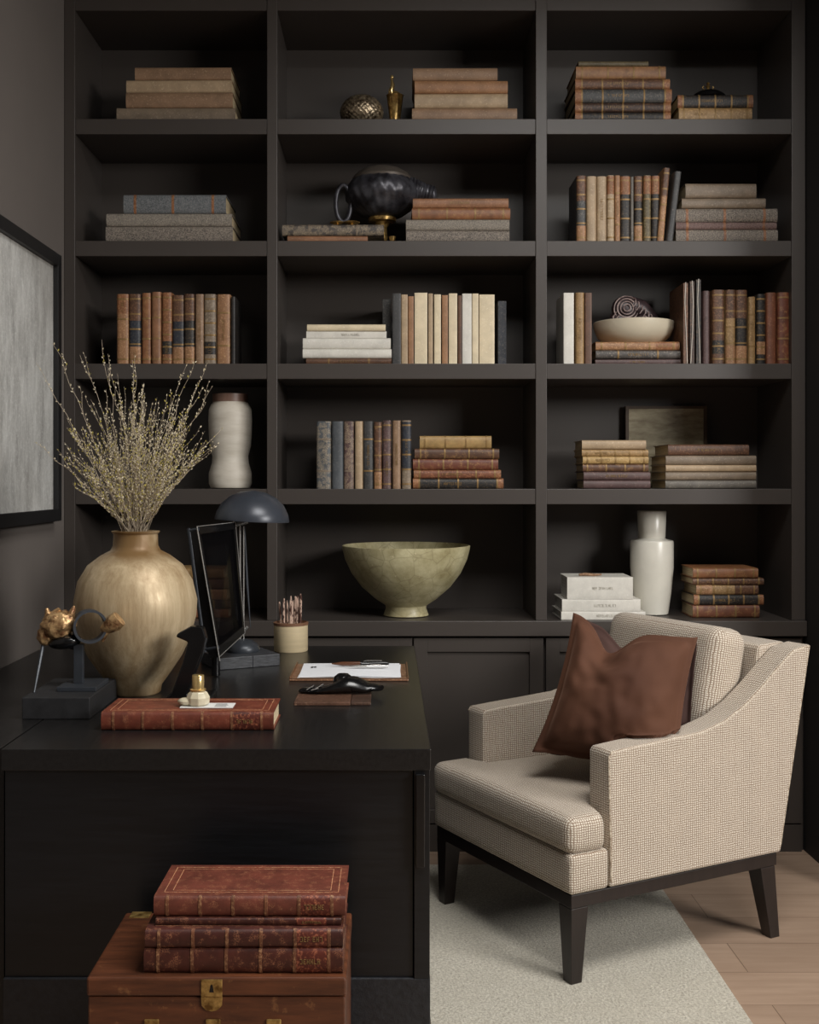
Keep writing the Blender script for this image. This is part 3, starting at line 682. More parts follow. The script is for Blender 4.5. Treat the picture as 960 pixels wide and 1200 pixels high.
# little twig on the white books
g = MB(); g.tube([(-.04, 0, .004), (-.02, .004, .006), (.01, -.002, .004), (.04, .003, .005)], [.004, .0055, .005, .003], 8); g.tube([(-.03, .01, .003), (.02, .012, .004)], .003, 6)
plain('driftwood_piece', leather((134, 100, 74), .6, (180, 150, 120), .8), g, 'small piece of driftwood on top of the white books', 'driftwood', (at(692, BY + .06), BY + .06, zw + .0003))

# ------------------------------------------------------------------ picture on the left wall
t = thing('framed_artwork', 'large grey abstract artwork in a thin black frame on the left wall', 'painting', (WL + .001, 0, 0))
Y0, Y1, A0, A1 = 2.62, 3.865, 1.162, 2.05; fw = .04
g = MB(); g.box(0, .035, Y0, Y0 + fw, A0, A1); g.box(0, .035, Y1 - fw, Y1, A0, A1); g.box(0, .035, Y0 + fw, Y1 - fw, A1 - fw, A1); g.box(0, .035, Y0 + fw, Y1 - fw, A0, A0 + fw)
g.build('frame', simple('black_frame_wood', (26, 25, 26), .5, bst=.1), t, bevel=.001)
MB().box(.002, .018, Y0 + fw, Y1 - fw, A0 + fw, A1 - fw).build('canvas', art_mat(), t)

# ------------------------------------------------------------------ desk
DZ = .75; DX0, DX1, DY0, DY1 = -.79, .087, 2.35, 3.81
t = thing('desk', 'large black wooden desk with panelled end in the left foreground', 'desk', ((DX0 + DX1) / 2, DY0, 0))
hw = (DX1 - DX0) / 2; dl = DY1 - DY0
MB().box(-hw, hw, 0, dl, DZ - .044, DZ).build('desktop', M_DESKTOP, t, bevel=.0015)
MB().box(-hw + .004, hw - .036, .012, .04, .28, DZ - .044).build('end_panel', M_DESK, t, bevel=.001)
MB().box(hw - .034, hw - .002, .004, .05, .28, DZ - .044).build('corner_post', M_DESK, t, bevel=.001)
MB().box(-hw + .004, -hw + .03, .041, dl - .02, .28, DZ - .044).build('side_panel', M_DESK, t)
MB().box(hw - .032, hw - .004, .051, dl - .02, .28, DZ - .044).build('side_panel', M_DESK, t)
MB().box(-hw + .031, hw - .033, dl - .05, dl - .02, .28, DZ - .044).build('back_panel', M_DESK, t)
MB().box(-hw + .002, hw - .001, .004, dl - .01, 0, .28).build('plinth', simple('textured_black_leather', (34, 35, 39), .45, scale=70, var=.4, bst=.8, bd=.002), t, bevel=.002)
MB().box(hw - .031, hw - .012, -.008, .003, DZ - .24, DZ - .05).build('pull', M_BLK, t, bevel=.002)
# low black cabinet between desk and wall
t = thing('side_cabinet', 'low black cabinet filling the gap between desk and left wall', 'cabinet', (0, 0, 0))
MB().box(WL + .004, DX0 - .004, 2.38, 3.99, 0, DZ - .022).build('carcass', M_DESK, t)
MB().box(WL + .003, DX0 - .003, 2.365, 3.995, DZ - .022, DZ).build('cabinet_top', M_DESKTOP, t, bevel=.001)

# ------------------------------------------------------------------ gold vase and branches
d_ = 2.97; sc = F / d_; VX = at(159, d_)
vp = [(27, 0), (29, 2), (30, 10), (41, 26), (54, 46), (64, 68), (70, 94), (71, 114), (66, 138), (55, 157), (40, 169), (29, 175), (26, 181), (25.5, 195), (27.5, 197), (28, 198.5), (26, 199), (24.5, 195), (24.5, 180), (40, 160), (60, 118), (50, 60), (20, 10)]
vz = 190. / 199
prof = [(r / sc, z * vz / sc * 1.0) for r, z in vp]
t = thing('gold_vase', 'large rounded rubbed-gold vase with short neck holding dry branches', 'vase', (VX, d_, DZ + .0003))
MB().lathe(prof, 96, cap=False, fn=lambda a, z: 1 + .006 * math.sin(a * 5 + z * 30)).build('body', M_GVASE, t, smooth=True)
VT = DZ + 198.5 * vz / sc
M_STEM = simple('grey_brown_twig_bark', (186, 170, 148), .7, scale=120, var=.35, bst=.2)
M_BUD = simple('cream_buds', (238, 230, 206), .6, c2=(190, 172, 130), scale=200, bst=0)
M_BUDY = simple('yellow_green_buds', (204, 192, 96), .6, c2=(150, 134, 62), scale=200, bst=0)
def branch(tip, r0=.0012, wob=.012, twigs=3, nb=16, lab=None, yellow=.4, base=None, sag=.0):
    rr = R
    a = rr.uniform(0, 2 * PI); q = rr.uniform(0, .04)
    b0 = Vector((VX + q * math.cos(a) * .9, d_ + q * math.sin(a) * .9, VT - .09))
    mouth = Vector((VX + (tip[0] - VX) * .09 + rr.uniform(-.02, .02), d_ + (tip[1] - d_) * .09 + rr.uniform(-.018, .018), VT + .004))
    o = mouth - Vector((VX, d_, mouth.z)); 
    if o.length > .045: mouth = Vector((VX, d_, mouth.z)) + o * (.045 / o.length)
    tip = Vector(tip); n = 12; pts = [b0]
    ctrl = mouth + Vector(((tip.x - mouth.x) * .45, (tip.y - mouth.y) * .45, (tip.z - mouth.z) * .55))
    seed = rr.uniform(0, 100)
    for i in range(n + 1):
        u = i / n
        p = mouth * (1 - u) ** 2 + ctrl * 2 * u * (1 - u) + tip * u * u
        w_ = wob * min(1, u * 3)
        p = p + Vector((noise.noise(Vector((seed, u * 7, 0))), noise.noise(Vector((seed, u * 7, 9))), 0)) * w_
        pts.append(p)
    rad = [r0 * (1 - .65 * i / (n + 1)) for i in range(n + 2)]
    st = MB(); st.tube(pts, rad, 5)
    bc_, by_ = MB(), MB(); ends = [(pts, nb)]
    for k in range(twigs):
        i = rr.randint(3, n - 1); p = pts[i]; dr = (pts[i + 1] - pts[i - 1]).normalized()
        sd = Vector((rr.uniform(-1, 1), rr.uniform(-1, 1), rr.uniform(-.1, .5))); dd = (dr + sd * .55).normalized(); L = rr.uniform(.03, .10)
        tw = [p, p + dd * L * .35 + Vector((rr.uniform(-.004, .004),) * 3), p + (dd * .8 + dr * .25).normalized() * L * .7, p + (dd * .7 + dr * .45 + Vector((0, 0, .1))).normalized() * L]
        st.tube(tw, [r0 * .6, r0 * .5, r0 * .4, r0 * .3], 4); ends.append((tw, 6))
    for path, cnt in ends:
        m = len(path) - 1
        for j in range(cnt):
            u = (rr.random() ** .75) * m if path is pts else (j + .5) / cnt * m
            if path is pts and u < 2: u = rr.uniform(2, m)
            i = min(int(u), m - 1); p = path[i].lerp(path[i + 1], u - i); dr = (path[i + 1] - path[i]).normalized()
            sd = Vector((rr.uniform(-1, 1), rr.uniform(-1, 1), rr.uniform(-.3, 1))).normalized()
            q_ = p + sd * .0028
            mb = by_ if rr.random() < yellow else bc_
            mb.bud(q_, rr.uniform(.0015, .0031), dr + sd * .8)
    t = thing('dry_branch', lab or 'thin dry budding branch among the dense spray in the gold vase', 'branch', tuple(mouth), group=None if lab else 'dry branches in the gold vase')
    off = Matrix.Translation(-mouth)
    for nm, mb, mt in (('stem', st, M_STEM), ('cream_buds', bc_, M_BUD), ('yellow_buds', by_, M_BUDY)):
        if mb.v:
            o = mb.build(nm, mt, t); o.data.transform(off)
            if nm != 'stem': o['kind'] = 'stuff'
def tp(px, py, dd=0): D_ = d_ + dd; return (at(px, D_), D_, H - (py - CY) * D_ / F)
for px, py, dd, lab in [(40, 518, -.05, 'lowest dry branch sweeping far left across the wall'), (42, 425, .02, 'long dry branch reaching left in front of the grey artwork'), (62, 402, .05, 'tall dry branch at the left, its tip beside the picture frame'),
                        (95, 416, .08, 'straight dry branch just right of the picture frame'), (118, 398, .0, 'tallest dry branch, yellow-tipped, left of centre'), (155, 422, .05, 'dry branch ending at the shelf edge under the brown books'),
                        (218, 428, .06, 'tall dry branch right of centre, first of three reaching the shelf'), (228, 424, -.04, 'tall dry branch right of centre, second of three reaching the shelf'), (243, 425, .1, 'tall dry branch right of centre, rightmost of three reaching the shelf'),
                        (250, 452, .0, 'dry branch just left of the white waisted vase'), (262, 500, .05, 'dry branch crossing in front of the white vase'), (255, 520, -.08, 'low dry branch on the right brushing the white vase')]:
    branch(tp(px, py, dd), twigs=4, nb=26, lab=lab, yellow=.2)
for i in range(74):
    u = i / 73.; a = (u * 2 - 1)
    px = 158 + a * 92 + R.uniform(-9, 9); hgt = R.random(); px -= a * 26 * hgt
    top = 462 + 42 * abs(a) ** 2 ; py = top + hgt * 84
    if i % 4 == 0: py = 428 + R.uniform(0, 55) + 40 * abs(a)
    branch(tp(px, py, R.uniform(-.16, .16)), r0=.0009, twigs=6, nb=26, yellow=.38 if py > 480 else .2)

# ------------------------------------------------------------------ gilded sculpture on black plinth
SY = 2.64
t = thing('gilded_sculpture', 'gilded animal-head sculpture with black ring on a black plinth, left end of desk', 'sculpture', (-.762, SY, DZ + .0003))
PW = .078
MB().box(-PW, PW, 0, .26, 0, .05).build('plinth', M_BLKW, t, bevel=.002)
MB().box(-.02, .085 - .012, .075, .20, .05, .0605).build('step', M_GREY, t, bevel=.0015)
dm = SY + .13; 
def lp(px, py, dd=0): D_ = dm + dd; return (at(px, D_) + .762, D_ - SY, H - (py - CY) * D_ / F - DZ)
a = lp(92.5, 762); b_ = lp(92.5, 803)
MB().box(a[0] - .011, a[0] + .011, a[1] - .008, a[1] + .008, .0605, a[2] + .015).build('post', M_GREY, t, bevel=.001)
g = MB(); c = lp(105, 734); n = 40; ring_r = .038
for k in range(n):
    pass
def ringband(c, r, w_, th, tilt):
    m = MB(); n = 56; vs = []
    for i in range(n):
        a = 2 * PI * i / n
        for rr_, yy in ((r, -w_), (r, w_), (r - th, w_), (r - th, -w_)):
            vs.append(Vector((rr_ * math.cos(a), yy, rr_ * math.sin(a))))
    Mr = Matrix.Rotation(tilt, 4, 'Z'); vs = [Mr @ v + Vector(c) for v in vs]
    fs = []
    for i in range(n):
        j = (i + 1) % n
        for k in range(4): fs.append((i * 4 + k, i * 4 + (k + 1) % 4, j * 4 + (k + 1) % 4, j * 4 + k))
    return m.add(vs, fs)
ringband(c, .0405, .014, .006, math.radians(24)).build('ring', M_GREY, t, smooth=True)
M_LEAF = simple('crumpled_gold_leaf', (222, 184, 132), .32, metal=.55, c2=(110, 72, 46), scale=55, bst=.9, bd=.004)
hd = lp(68, 733); g = MB()
def hfn(d): return 1 + .16 * noise.noise(d * 2.6) + .08 * noise.noise(d * 7)
g.ellipsoid(hd, (.044, .032, .034), 48, 30, M=Matrix.Rotation(math.radians(-22), 4, 'Y'), fn=hfn)
e = lp(54, 745); g.ellipsoid(e, (.022, .02, .024), 30, 20, fn=hfn)
e = lp(56, 716); g.tube([lp(58, 728), lp(56, 719), lp(55, 713)], [.012, .008, .004], 10)
g.tube([lp(82, 722), lp(86, 714), lp(87, 710)], [.01, .006, .002], 8); g.tube([lp(62, 722), lp(70, 714)], [.012, .006], 8)
g.build('head', M_LEAF, t, smooth=True)
g = MB(); pts = [lp(119, 738, .01), lp(126, 735, .01), lp(134, 730, .01), lp(140, 725, .01)]; g.tube(pts, [.008, .017, .022, .02], 20); g.tube([lp(120, 752, .01), lp(124, 742, .01), lp(130, 735, .01)], [.003, .007, .01], 8)
g.build('tail_flare', M_LEAF, t, smooth=True)
g = MB(); q = lp(76, 752)
g.ellipsoid(q, (.04, .028, .018), 30, 14, M=Matrix.Rotation(math.radians(-8), 4, 'Y')); g.tube([lp(76, 754), lp(86, 758), lp(93, 760)], [.01, .008, .008], 8)
g.build('cradle', M_BLK, t, smooth=True)
f0 = lp(51, 753); f1 = lp(40, 812, -.07)
MB().tube([f0, ((f0[0] + f1[0]) / 2, (f0[1] + f1[1]) / 2, (f0[2] + f1[2]) / 2), (f1[0], f1[1], .0502)], [.0045, .004, .0022], 8).build('prop_rod', M_GREY, t, smooth=True)

# ------------------------------------------------------------------ leather book with bottle
def big_book(name, lab, loc, L, W, T, rot=0, col=(112, 54, 38), tool=True, bands=6, group=None):
    t = thing(name, lab, 'book', loc, (0, 0, math.radians(rot)), group)
    m = gilt_leather(col, (150, 98, 70), .28) if tool else leather(col, .5, (190, 120, 88))
    make_book(t, L, W, T, m, pages=(220, 200, 164), bands=bands, band_mat=leather((120, 74, 50), .5, (180, 136, 98)), patches=((.76, .92, leather((92, 38, 26), .4, (170, 100, 70))),), title=(.785, .9, .4), board=.003)
    # tooled border on the cover
    b = MB(); e = .014; s = .0012; z = T + .0004
    for a0, a1, c0, c1 in ((-L / 2 + e, L / 2 - e, e, e + s), (-L / 2 + e, L / 2 - e, W - e, W - e + s), (-L / 2 + e, -L / 2 + e + s, e, W - e), (L / 2 - e, L / 2 - e + s, e, W - e),
                           (-L / 2 + 2 * e, L / 2 - 2 * e, 1.7 * e, 1.7 * e + s * .7), (-L / 2 + 2 * e, L / 2 - 2 * e, W - 1.7 * e, W - 1.7 * e + s * .7), (-L / 2 + 2 * e, -L / 2 + 2 * e + s, 1.7 * e, W - 1.7 * e), (L / 2 - 2 * e, L / 2 - 2 * e + s, 1.7 * e, W - 1.7 * e)):
        b.box(a0, a1, c0, c1, z - .0005, z)
    b.build('cover_border', leather((168, 96, 66), .9, (216, 170, 128)), t)
    return t
big_book('leather_book', 'wide red-brown leather book lying at the front of the desk', (-.44, 2.53, DZ + .0003), .378, .155, .04, 0)
bt = DZ + .0403
plain('white_card', M_CARD, MB().box(0, .118, 0, .052, 0, .0016), 'white printed card on the leather book beside the glass bottle', 'card', (at(211, 2.57), 2.565, bt + .0008), smooth=False)
g = MB(); rr2 = random.Random(4)
for k in range(5): glyphs(g, .075, .112, .0, .006, 0, rr=rr2) if 0 else g.box(.076, .1 + rr2.uniform(0, .012), .008 + k * .008, .0105 + k * .008, .0016, .0019)
o = g.build('printed_lines', simple('grey_ink', (90, 90, 92), .7, bst=0), bpy.data.objects['white_card'])
t = thing('scent_bottle', 'gold-capped scent bottle with cloudy faceted body on the white card', 'bottle', (at(232, 2.59), 2.592, bt + .0026))
M_GLS = simple('cloudy_cream_glass', (236, 226, 196), .12, var=.12, scale=30, bst=.3, bd=.003, coat=.4)
M_GLS.node_tree.nodes['Principled BSDF'].inputs['Transmission Weight'].default_value = .25
MB().lathe([(.02, 0), (.026, .004), (.027, .018), (.02, .03), (.009, .034), (0, .034)], 9, fn=None).build('body', M_GLS, t, bevel=.002)
MB().ellipsoid((-.024, -.004, .009), (.022, .016, .0088), 20, 12, fn=lambda d: 1 + .1 * noise.noise(d * 3)).build('stone_foot', M_GLS, t, smooth=True)
MB().lathe([(.017, .033), (.018, .036), (.011, .038)], 24).build('collar', M_GOLD, t, smooth=True)
MB().lathe([(.0135, .037), (.0135, .066), (.0125, .0675), (0, .0675)], 28).build('cap', M_GOLD, t, smooth=True)

# ------------------------------------------------------------------ monitor, stand
def dd(y, z=DZ): return F * (H - z) / (y - CY)
t = thing('screen', 'thin black framed glass screen tilted on the desk behind the vase', 'screen', (0, 0, 0))
dn, df = 3.20, 3.38            # near (left) edge and far (right) edge distances
def wp(px, py, D_): return Vector((at(px, D_), D_, H - (py - CY) * D_ / F))
TL, BL, TR, BR_ = wp(231, 617, dn), wp(257, 770, dn - .02), wp(276, 612, df), wp(287, 742, df)
nrm = (TR - TL).cross(BL - TL).normalized()
if nrm.x < 0: nrm = -nrm
def slab(m, q, th, off=0):
    q = [Vector(p) + nrm * off for p in q]; m.frustum([p - nrm * th for p in q], q); return m
def lerp2(u, v): return (TL * (1 - u) + TR * u) * (1 - v) + (BL * (1 - u) + BR_ * u) * v
g = MB()
for (u0, u1, v0, v1) in ((0, .06, 0, 1), (.94, 1, 0, 1), (.06, .94, 0, .06), (.06, .94, .93, 1)):
    slab(g, [lerp2(u0, v0), lerp2(u1, v0), lerp2(u1, v1), lerp2(u0, v1)], .034)
g.build('bezel', M_BLK, t)
mg, nt, b = node_mat('smoked_glass'); b.inputs['Base Color'].default_value = (.004, .004, .005, 1); b.inputs['Roughness'].default_value = .15; b.inputs['Specular IOR Level'].default_value = .25
tr = nt.nodes.new('ShaderNodeBsdfTransparent'); tr.inputs[0].default_value = (.55, .5, .48, 1); ms = nt.nodes.new('ShaderNodeMixShader'); ms.inputs[0].default_value = .55
nt.links.new(b.outputs[0], ms.inputs[1]); nt.links.new(tr.outputs[0], ms.inputs[2]); nt.links.new(ms.outputs[0], nt.nodes['Material Output'].inputs['Surface'])
slab(MB(), [lerp2(.055, .055), lerp2(.945, .055), lerp2(.945, .935), lerp2(.055, .935)], .004, -.006).build('glass_pane', mg, t)
g = MB(); g.tube([lerp2(-.005, 0), lerp2(-.005, 1.03)], .0018, 6); g.tube([lerp2(0, 0), lerp2(1, 0)], .0012, 6); g.tube([lerp2(1.0, 0), lerp2(1.0, 1)], .0012, 6); g.tube([lerp2(0, 1), lerp2(1, 1)], .0012, 6)
g.build('chrome_edge', M_CHROME, t, smooth=True)
g = MB(); back = -nrm
for p0, p1 in (((.0, .0), (0, .97)),): g.tube([lerp2(.02, 0) + back * .03, lerp2(.02, .95) + back * .045], .007, 10); g.tube([lerp2(.02, .02) + back * .03, lerp2(.02, .02)], .006, 8); g.tube([lerp2(.02, .93) + back * .045, lerp2(.02, .93)], .006, 8)
g.build('back_rail', M_GREY, t, smooth=True)
g = MB(); e0 = lerp2(.12, .97) + back * .02
g.tube([e0, (e0.x, e0.y, DZ + .004)], .012, 10); g.build('foot_post', M_BLK, t, smooth=True)
# black cradle stand in front of the screen
t = thing('handset_stand', 'black angular desk stand between the gold vase and the screen', 'stand', (0, 0, 0))
D_ = 2.82
g = MB(); prof = [(198, 817), (198, 806), (204, 800), (217, 765), (223, 742), (209, 736), (211, 732), (226, 724), (240, 725), (244, 738), (240, 756), (228, 786), (222, 803), (240, 808), (240, 817)]
poly = [(at(px, D_), H - (py - CY) * D_ / F) for px, py in prof]; zmin = min(p[1] for p in poly); poly = [(x, z - zmin + DZ + .0003) for x, z in poly]
g.prism(poly[::-1], D_ - .035, D_ + .0, 'y'); g.build('stand_body', M_BLK, t, bevel=.004, seg=3)
MB().box(at(213, D_), at(243, D_) + .01, D_ + .002, D_ + .10, DZ + .0003, DZ + .018).build('stand_base', M_BLK, t, bevel=.004)

# ------------------------------------------------------------------ grey block + lamp
D0 = 3.36
t = thing('slate_block', 'dark grey rectangular slate block under the desk lamp', 'block', (at(296, D0), D0 + .01, DZ + .0003), (0, 0, math.radians(28)))
MB().box(-.105, .0, 0, .16, 0, .034).box(0, .085, 0, .16, 0, .034).build('block_body', simple('honed_slate', (70, 72, 76), .5, c2=(36, 37, 40), scale=40, stretch=(1, 6, 6), bst=.4), t, bevel=.0015)
lx, ly = at(284, 3.45), 3.46; lz = DZ + .0346
t = thing('desk_lamp', 'dark grey desk lamp with domed shade and slim metal stem', 'lamp', (lx, ly, lz))
MB().lathe([(.05, 0), (.052, .008), (.046, .02), (.03, .032), (.012, .037), (0, .038)], 40).build('base', M_GREY, t, smooth=True)
top = .345
g = MB(); g.tube([(-.008, 0, .03), (-.008, 0, .375)], .003, 10); g.tube([(.003, .0, .03), (.003, 0, .375)], .002, 8); g.build('stem', M_CHROME, t, smooth=True)
MB().tube([(.004, .01, .375), (.012, .012, .2), (.022, .01, .07)], [.0028, .004, .0012], 8).build('counter_rod', M_GREY, t, smooth=True)
g = MB(); g.tube([(-.02, -.004, .38), (.016, -.004, .39)], .007, 8); g.tube([(-.022, -.008, .378), (-.026, -.008, .395)], .004, 6); g.tube([(.014, -.008, .39), (.02, -.008, .407)], .004, 6)
g.build('joint', M_CHROME, t, smooth=True)
g = MB(); g.tube([(-.02, -.01, .06), (-.008, -.005, .05), (0, -.008, .055), (.016, -.012, .075)], .0038, 6); g.build('base_clamp', M_CHROME, t, smooth=True)
sp = [(.108, 0), (.1085, .003), (.104, .022), (.09, .047), (.066, .068), (.036, .081), (.0, .086), (.034, .078), (.064, .065), (.087, .045), (.101, .021), (.1055, .002), (.108, 0)]
# outer then inner shell
g = MB(); g.lathe(sp, 64, cap=False)
sh = g.build('shade', M_GREY, t, smooth=True); sh.location = (.028, 0, .392); sh.scale = (1.03, 1.03, 1.06); sh.rotation_euler = (0, math.radians(3), 0)
sh.data.materials[0] = simple('graphite_enamel', (62, 66, 74), .34, metal=.2, var=.1, bst=.03)

# ------------------------------------------------------------------ pencil cup
PX, PD = at(341, 3.70), 3.70
t = thing('pencil_cup', 'cream cylindrical pencil cup with brown rim on the desk', 'cup', (PX, PD, DZ + .0003))
r_ = .0545
MB().lathe([(r_ * .96, 0), (r_, .003), (r_, .088), (r_ - .004, .088), (r_ - .005, .006), (0, .006)], 48).build('cup_body', simple('turned_pale_wood', (206, 188, 152), .5, var=.12, scale=10, stretch=(1, 1, 8), bst=.1), t, smooth=True)
MB().lathe([(r_ + .001, .084), (r_ + .002, .092), (r_ - .004, .0935), (r_ - .0048, .084)], 48, cap=False).build('rim', simple('brown_rim', (128, 92, 70), .5), t, smooth=True)
pm = simple('striped_pencil', (206, 176, 158), .5, c2=(74, 44, 36), scale=90, stretch=(1, 1, .4), bst=0, a=.45, z=.5)
for i in range(15):
    a = 2 * PI * i / 15 * 2.4; q = .012 + .022 * ((i * 7) % 5) / 4.
    x, y = q * math.cos(a), q * math.sin(a); lx_, ly_ = x * 1.28 + R.uniform(-.004, .004), y * 1.1
    hh = .158 + R.uniform(-.012, .018)
    m = MB(); m.tube([(0, 0, 0), ((lx_ - x), (ly_ - y), hh - .012), ((lx_ - x) * 1.05, (ly_ - y) * 1.05, hh)], [.0031, .0031, .0022], 6)
    tag(m.build('pencil', pm, loc=(PX + x, PD + y, DZ + .008)), 'slim brown and cream pencil standing in the cream cup', 'pencil', 'pencils in the cup')

# ------------------------------------------------------------------ tray with papers, pens
t = thing('leather_tray', 'shallow tan leather tray holding white papers on the desk', 'tray', (0, 0, DZ + .0003))
ty0, ty1, tx0, tx1 = 3.14, 3.40, -.27, .056
MB().box(tx0, tx1, ty0, ty1, 0, .006).build('tray_base', leather((128, 90, 66), .4, (200, 160, 126), .4), t, bevel=.002)
g = MB(); g.box(tx0, tx0 + .004, ty0, ty1, .006, .012); g.box(tx1 - .004, tx1, ty0, ty1, .006, .012); g.box(tx0, tx1, ty0, ty0 + .004, .006, .0085)
g.build('tray_lip', simple('bronze_lip', (150, 112, 84), .35, metal=.6), t, bevel=.001)
M_PAP = simple('white_paper', (236, 238, 242), .75, var=.02, bst=0)
for i, (a, z, lab) in enumerate([(-1.5, .0065, 'lower sheet of white paper in the tray, peeking out at the left'), (.6, .0092, 'topmost sheet of white paper in the tray, under the pens')]):
    mb = MB(); nx = 16; vs = []; fs = []
    for j in range(nx + 1):
        u = j / nx; x = -.14 + .28 * u; bul = .0035 * math.sin(PI * u) ** 2
        for (y, zz) in ((-.122, 0), (.115, 0)):
            vs += [(x, y, zz + bul * (1 if y < 0 else .2)), (x, y, zz + bul * (1 if y < 0 else .2) + .0008)]
    for j in range(nx):
        o_ = j * 4; p_ = o_ + 4
        fs += [(o_ + 1, p_ + 1, p_ + 3, o_ + 3), (o_, o_ + 2, p_ + 2, p_), (o_, p_, p_ + 1, o_ + 1), (o_ + 2, o_ + 3, p_ + 3, p_ + 2)]
    fs += [(0, 1, 3, 2), (nx * 4, nx * 4 + 2, nx * 4 + 3, nx * 4 + 1)]
    mb.add(vs, fs); o = mb.build('sheet_of_paper', M_PAP, smooth=True, loc=((tx0 + tx1) / 2 + .001, 3.268, DZ + z + .0003), rot=(0, 0, math.radians(a)))
    tag(o, lab, 'paper', 'sheets in the leather tray')
    if i == 1:
        mk = MB(); mk.box(-.115, -.109, .03, .05, .0018, .0022); mk.box(-.106, -.1, .034, .052, .0018, .0022); mk.box(-.113, -.102, .04, .044, .0018, .0022); mk.build('ink_mark', simple('black_ink', (20, 20, 22), .6, bst=0), o)
def pen(nm, lab, x, y, ang, L, r, mats):
    t = thing(nm, lab, 'pen', (x, y, DZ + .0145 + r), (0, math.radians(90), math.radians(ang)), None)
    MB().lathe([(r * .2, -L / 2), (r * .7, -L / 2 + .018), (r, -L / 2 + .03), (r, 0)], 16).build('barrel', mats[0], t, smooth=True)
    MB().lathe([(r * 1.12, 0), (r * 1.12, .004), (r * 1.05, .0045), (r * 1.05, L / 2 - .01), (r * .6, L / 2)], 16).build('cap', mats[1], t, smooth=True)
    MB().tube([(-r * 1.15, 0, .01), (-r * 1.4, 0, .02), (-r * 1.3, 0, L / 2 - .02)], .0012, 6).build('clip', M_CHROME, t, smooth=True)
pen('pen', 'black and brown fountain pen lying across the white papers, the farther pen', -.08, 3.315, 3, .165, .006, (simple('brown_lacquer', (92, 58, 40), .25), M_BLK))
pen('pen', 'slim silver pen lying on the white papers, the nearer pen', -.06, 3.275, 2, .12, .0042, (M_CHROME, M_CHROME))

# notebook with black objects
t = thing('leather_notebook', 'small brown leather notebook under black spectacle case on the desk', 'notebook', (at(392, 2.88), 2.80, DZ + .0003))
MB().box(-.095, .042, 0, .2, 0, .008).build('cover', leather((96, 68, 54), .3, (150, 116, 94), .4), t, bevel=.0015)
MB().box(.043, .092, 0.002, .2, 0, .007).build('flap', leather((74, 54, 44), .3, (120, 94, 78), .4), t, bevel=.0015)
t = thing('black_case', 'curved glossy black leather case lying on the notebook', 'case', (at(398, 2.93), 2.93, DZ + .0085))
def casefn(d): return 1
g = MB()
n = 22; vs = []; fs = []; m_ = 12
for i in range(n + 1):
    u = i / n; x = -.095 + .2 * u
    hgt = .012 + .030 * math.exp(-((u - .62) / .24) ** 2); wd = .034 * (math.sin(PI * min(1, max(0, u * .92 + .05))) ** .55) + .004
    for k in range(m_):
        a = 2 * PI * k / m_
        vs.append((x + (.008 * math.cos(a)), wd * math.cos(a), max(.0003, hgt * .5 + hgt * .5 * math.sin(a)) + (.004 if u > .9 else 0)))
for i in range(n):
    for k in range(m_): fs.append((i * m_ + k, (i + 1) * m_ + k, (i + 1) * m_ + (k + 1) % m_, i * m_ + (k + 1) % m_))
fs.append(tuple(range(m_))); fs.append(tuple(n * m_ + k for k in range(m_))[::-1])
g.add(vs, fs); g.build('shell', M_BLK, t, smooth=True)
g = MB(); g.tube([(-.082, -.03, .012), (-.07, -.01, .0165), (-.066, .01, .016)], .0011, 6); g.tube([(-.062, -.036, .014), (-.048, -.014, .0195), (-.042, .012, .019)], .0011, 6); g.tube([(-.07, -.034, .012), (-.052, -.03, .016)], .0009, 6)
g.build('silver_trim', M_CHROME, t, smooth=True)
plain('domed_paperweight', M_BLK, MB().lathe([(.024, 0), (.027, .004), (.0275, .014), (.023, .027), (.014, .034), (0, .036)], 40), 'glossy black domed paperweight between the papers and the black case', 'paperweight', (at(402, 3.05), 3.06, DZ + .0003))

# ------------------------------------------------------------------ chest and books in the foreground
cd = 2.0; cw = .447; cz = .436; cdp = .30; cx0 = at(103, cd)
t = thing('wooden_chest', 'worn mahogany chest with brass lock plate on the floor before the desk', 'chest', (cx0 + cw / 2, cd, .0))
MC = chest_mat()
MB().box(-cw / 2, cw / 2, 0, cdp, .0, cz - .034).build('body', MC, t, bevel=.003)
lid_ = MB().box(-cw / 2 - .002, cw / 2 + .002, -.003, cdp, cz - .032, cz).build('lid', MC, t, bevel=.004)
pl = MB(); x0 = at(248.5, cd) - cx0 - cw / 2
pl.box(x0 - .0185, x0 + .0185, -.0052, -.003, cz - .032, cz - .002); pl.build('lock_plate', M_BRASS, lid_, bevel=.002)
hp = MB(); hp.prism([(x0 - .0185, cz - .033), (x0 + .0185, cz - .033), (x0 + .0175, cz - .048), (x0 + .01, cz - .056), (x0, cz - .058), (x0 - .01, cz - .056), (x0 - .0175, cz - .048)], -.003, -.0004, 'y'); hp.build('hasp', M_BRASS, t)
kh = MB(); kh.prism([(x0 - .004, cz - .024), (x0 + .004, cz - .024), (x0 + .002, cz - .012), (x0, cz - .01), (x0 - .002, cz - .012)], -.0056, -.0051, 'y'); kh.build('keyhole', M_BLK, lid_)
for px in (178, 250, 321):
    x = at(px, cd) - cx0 - cw / 2; q = MB(); q.box(x - .013, x + .013, -.004, -.0004, cz - .11, cz - .072); q.build('brass_plate', M_BRASS, t, bevel=.004)
for x in (-cw / 2 + .03, cw / 2 - .03):
    q = MB(); q.box(x - .02, x + .02, cdp - .03, cdp + .001, cz - .01, cz + .0015); q.build('hinge_plate', M_BRASS, lid_, bevel=.0015)
zc_ = cz + .0019; gp = 'leather books stacked on the chest'
def fb(x0, x1, T, W, y, lab, rot, **k):
    global zc_
    L = (x1 - x0) * (y) / F
    big_book('leather_book', lab, (((x0 + x1) / 2 - CX) * y / F, y, zc_ - .0015), L, W, T, rot, group=gp, **k); zc_ += T + .0004
zc_ = cz + .0019
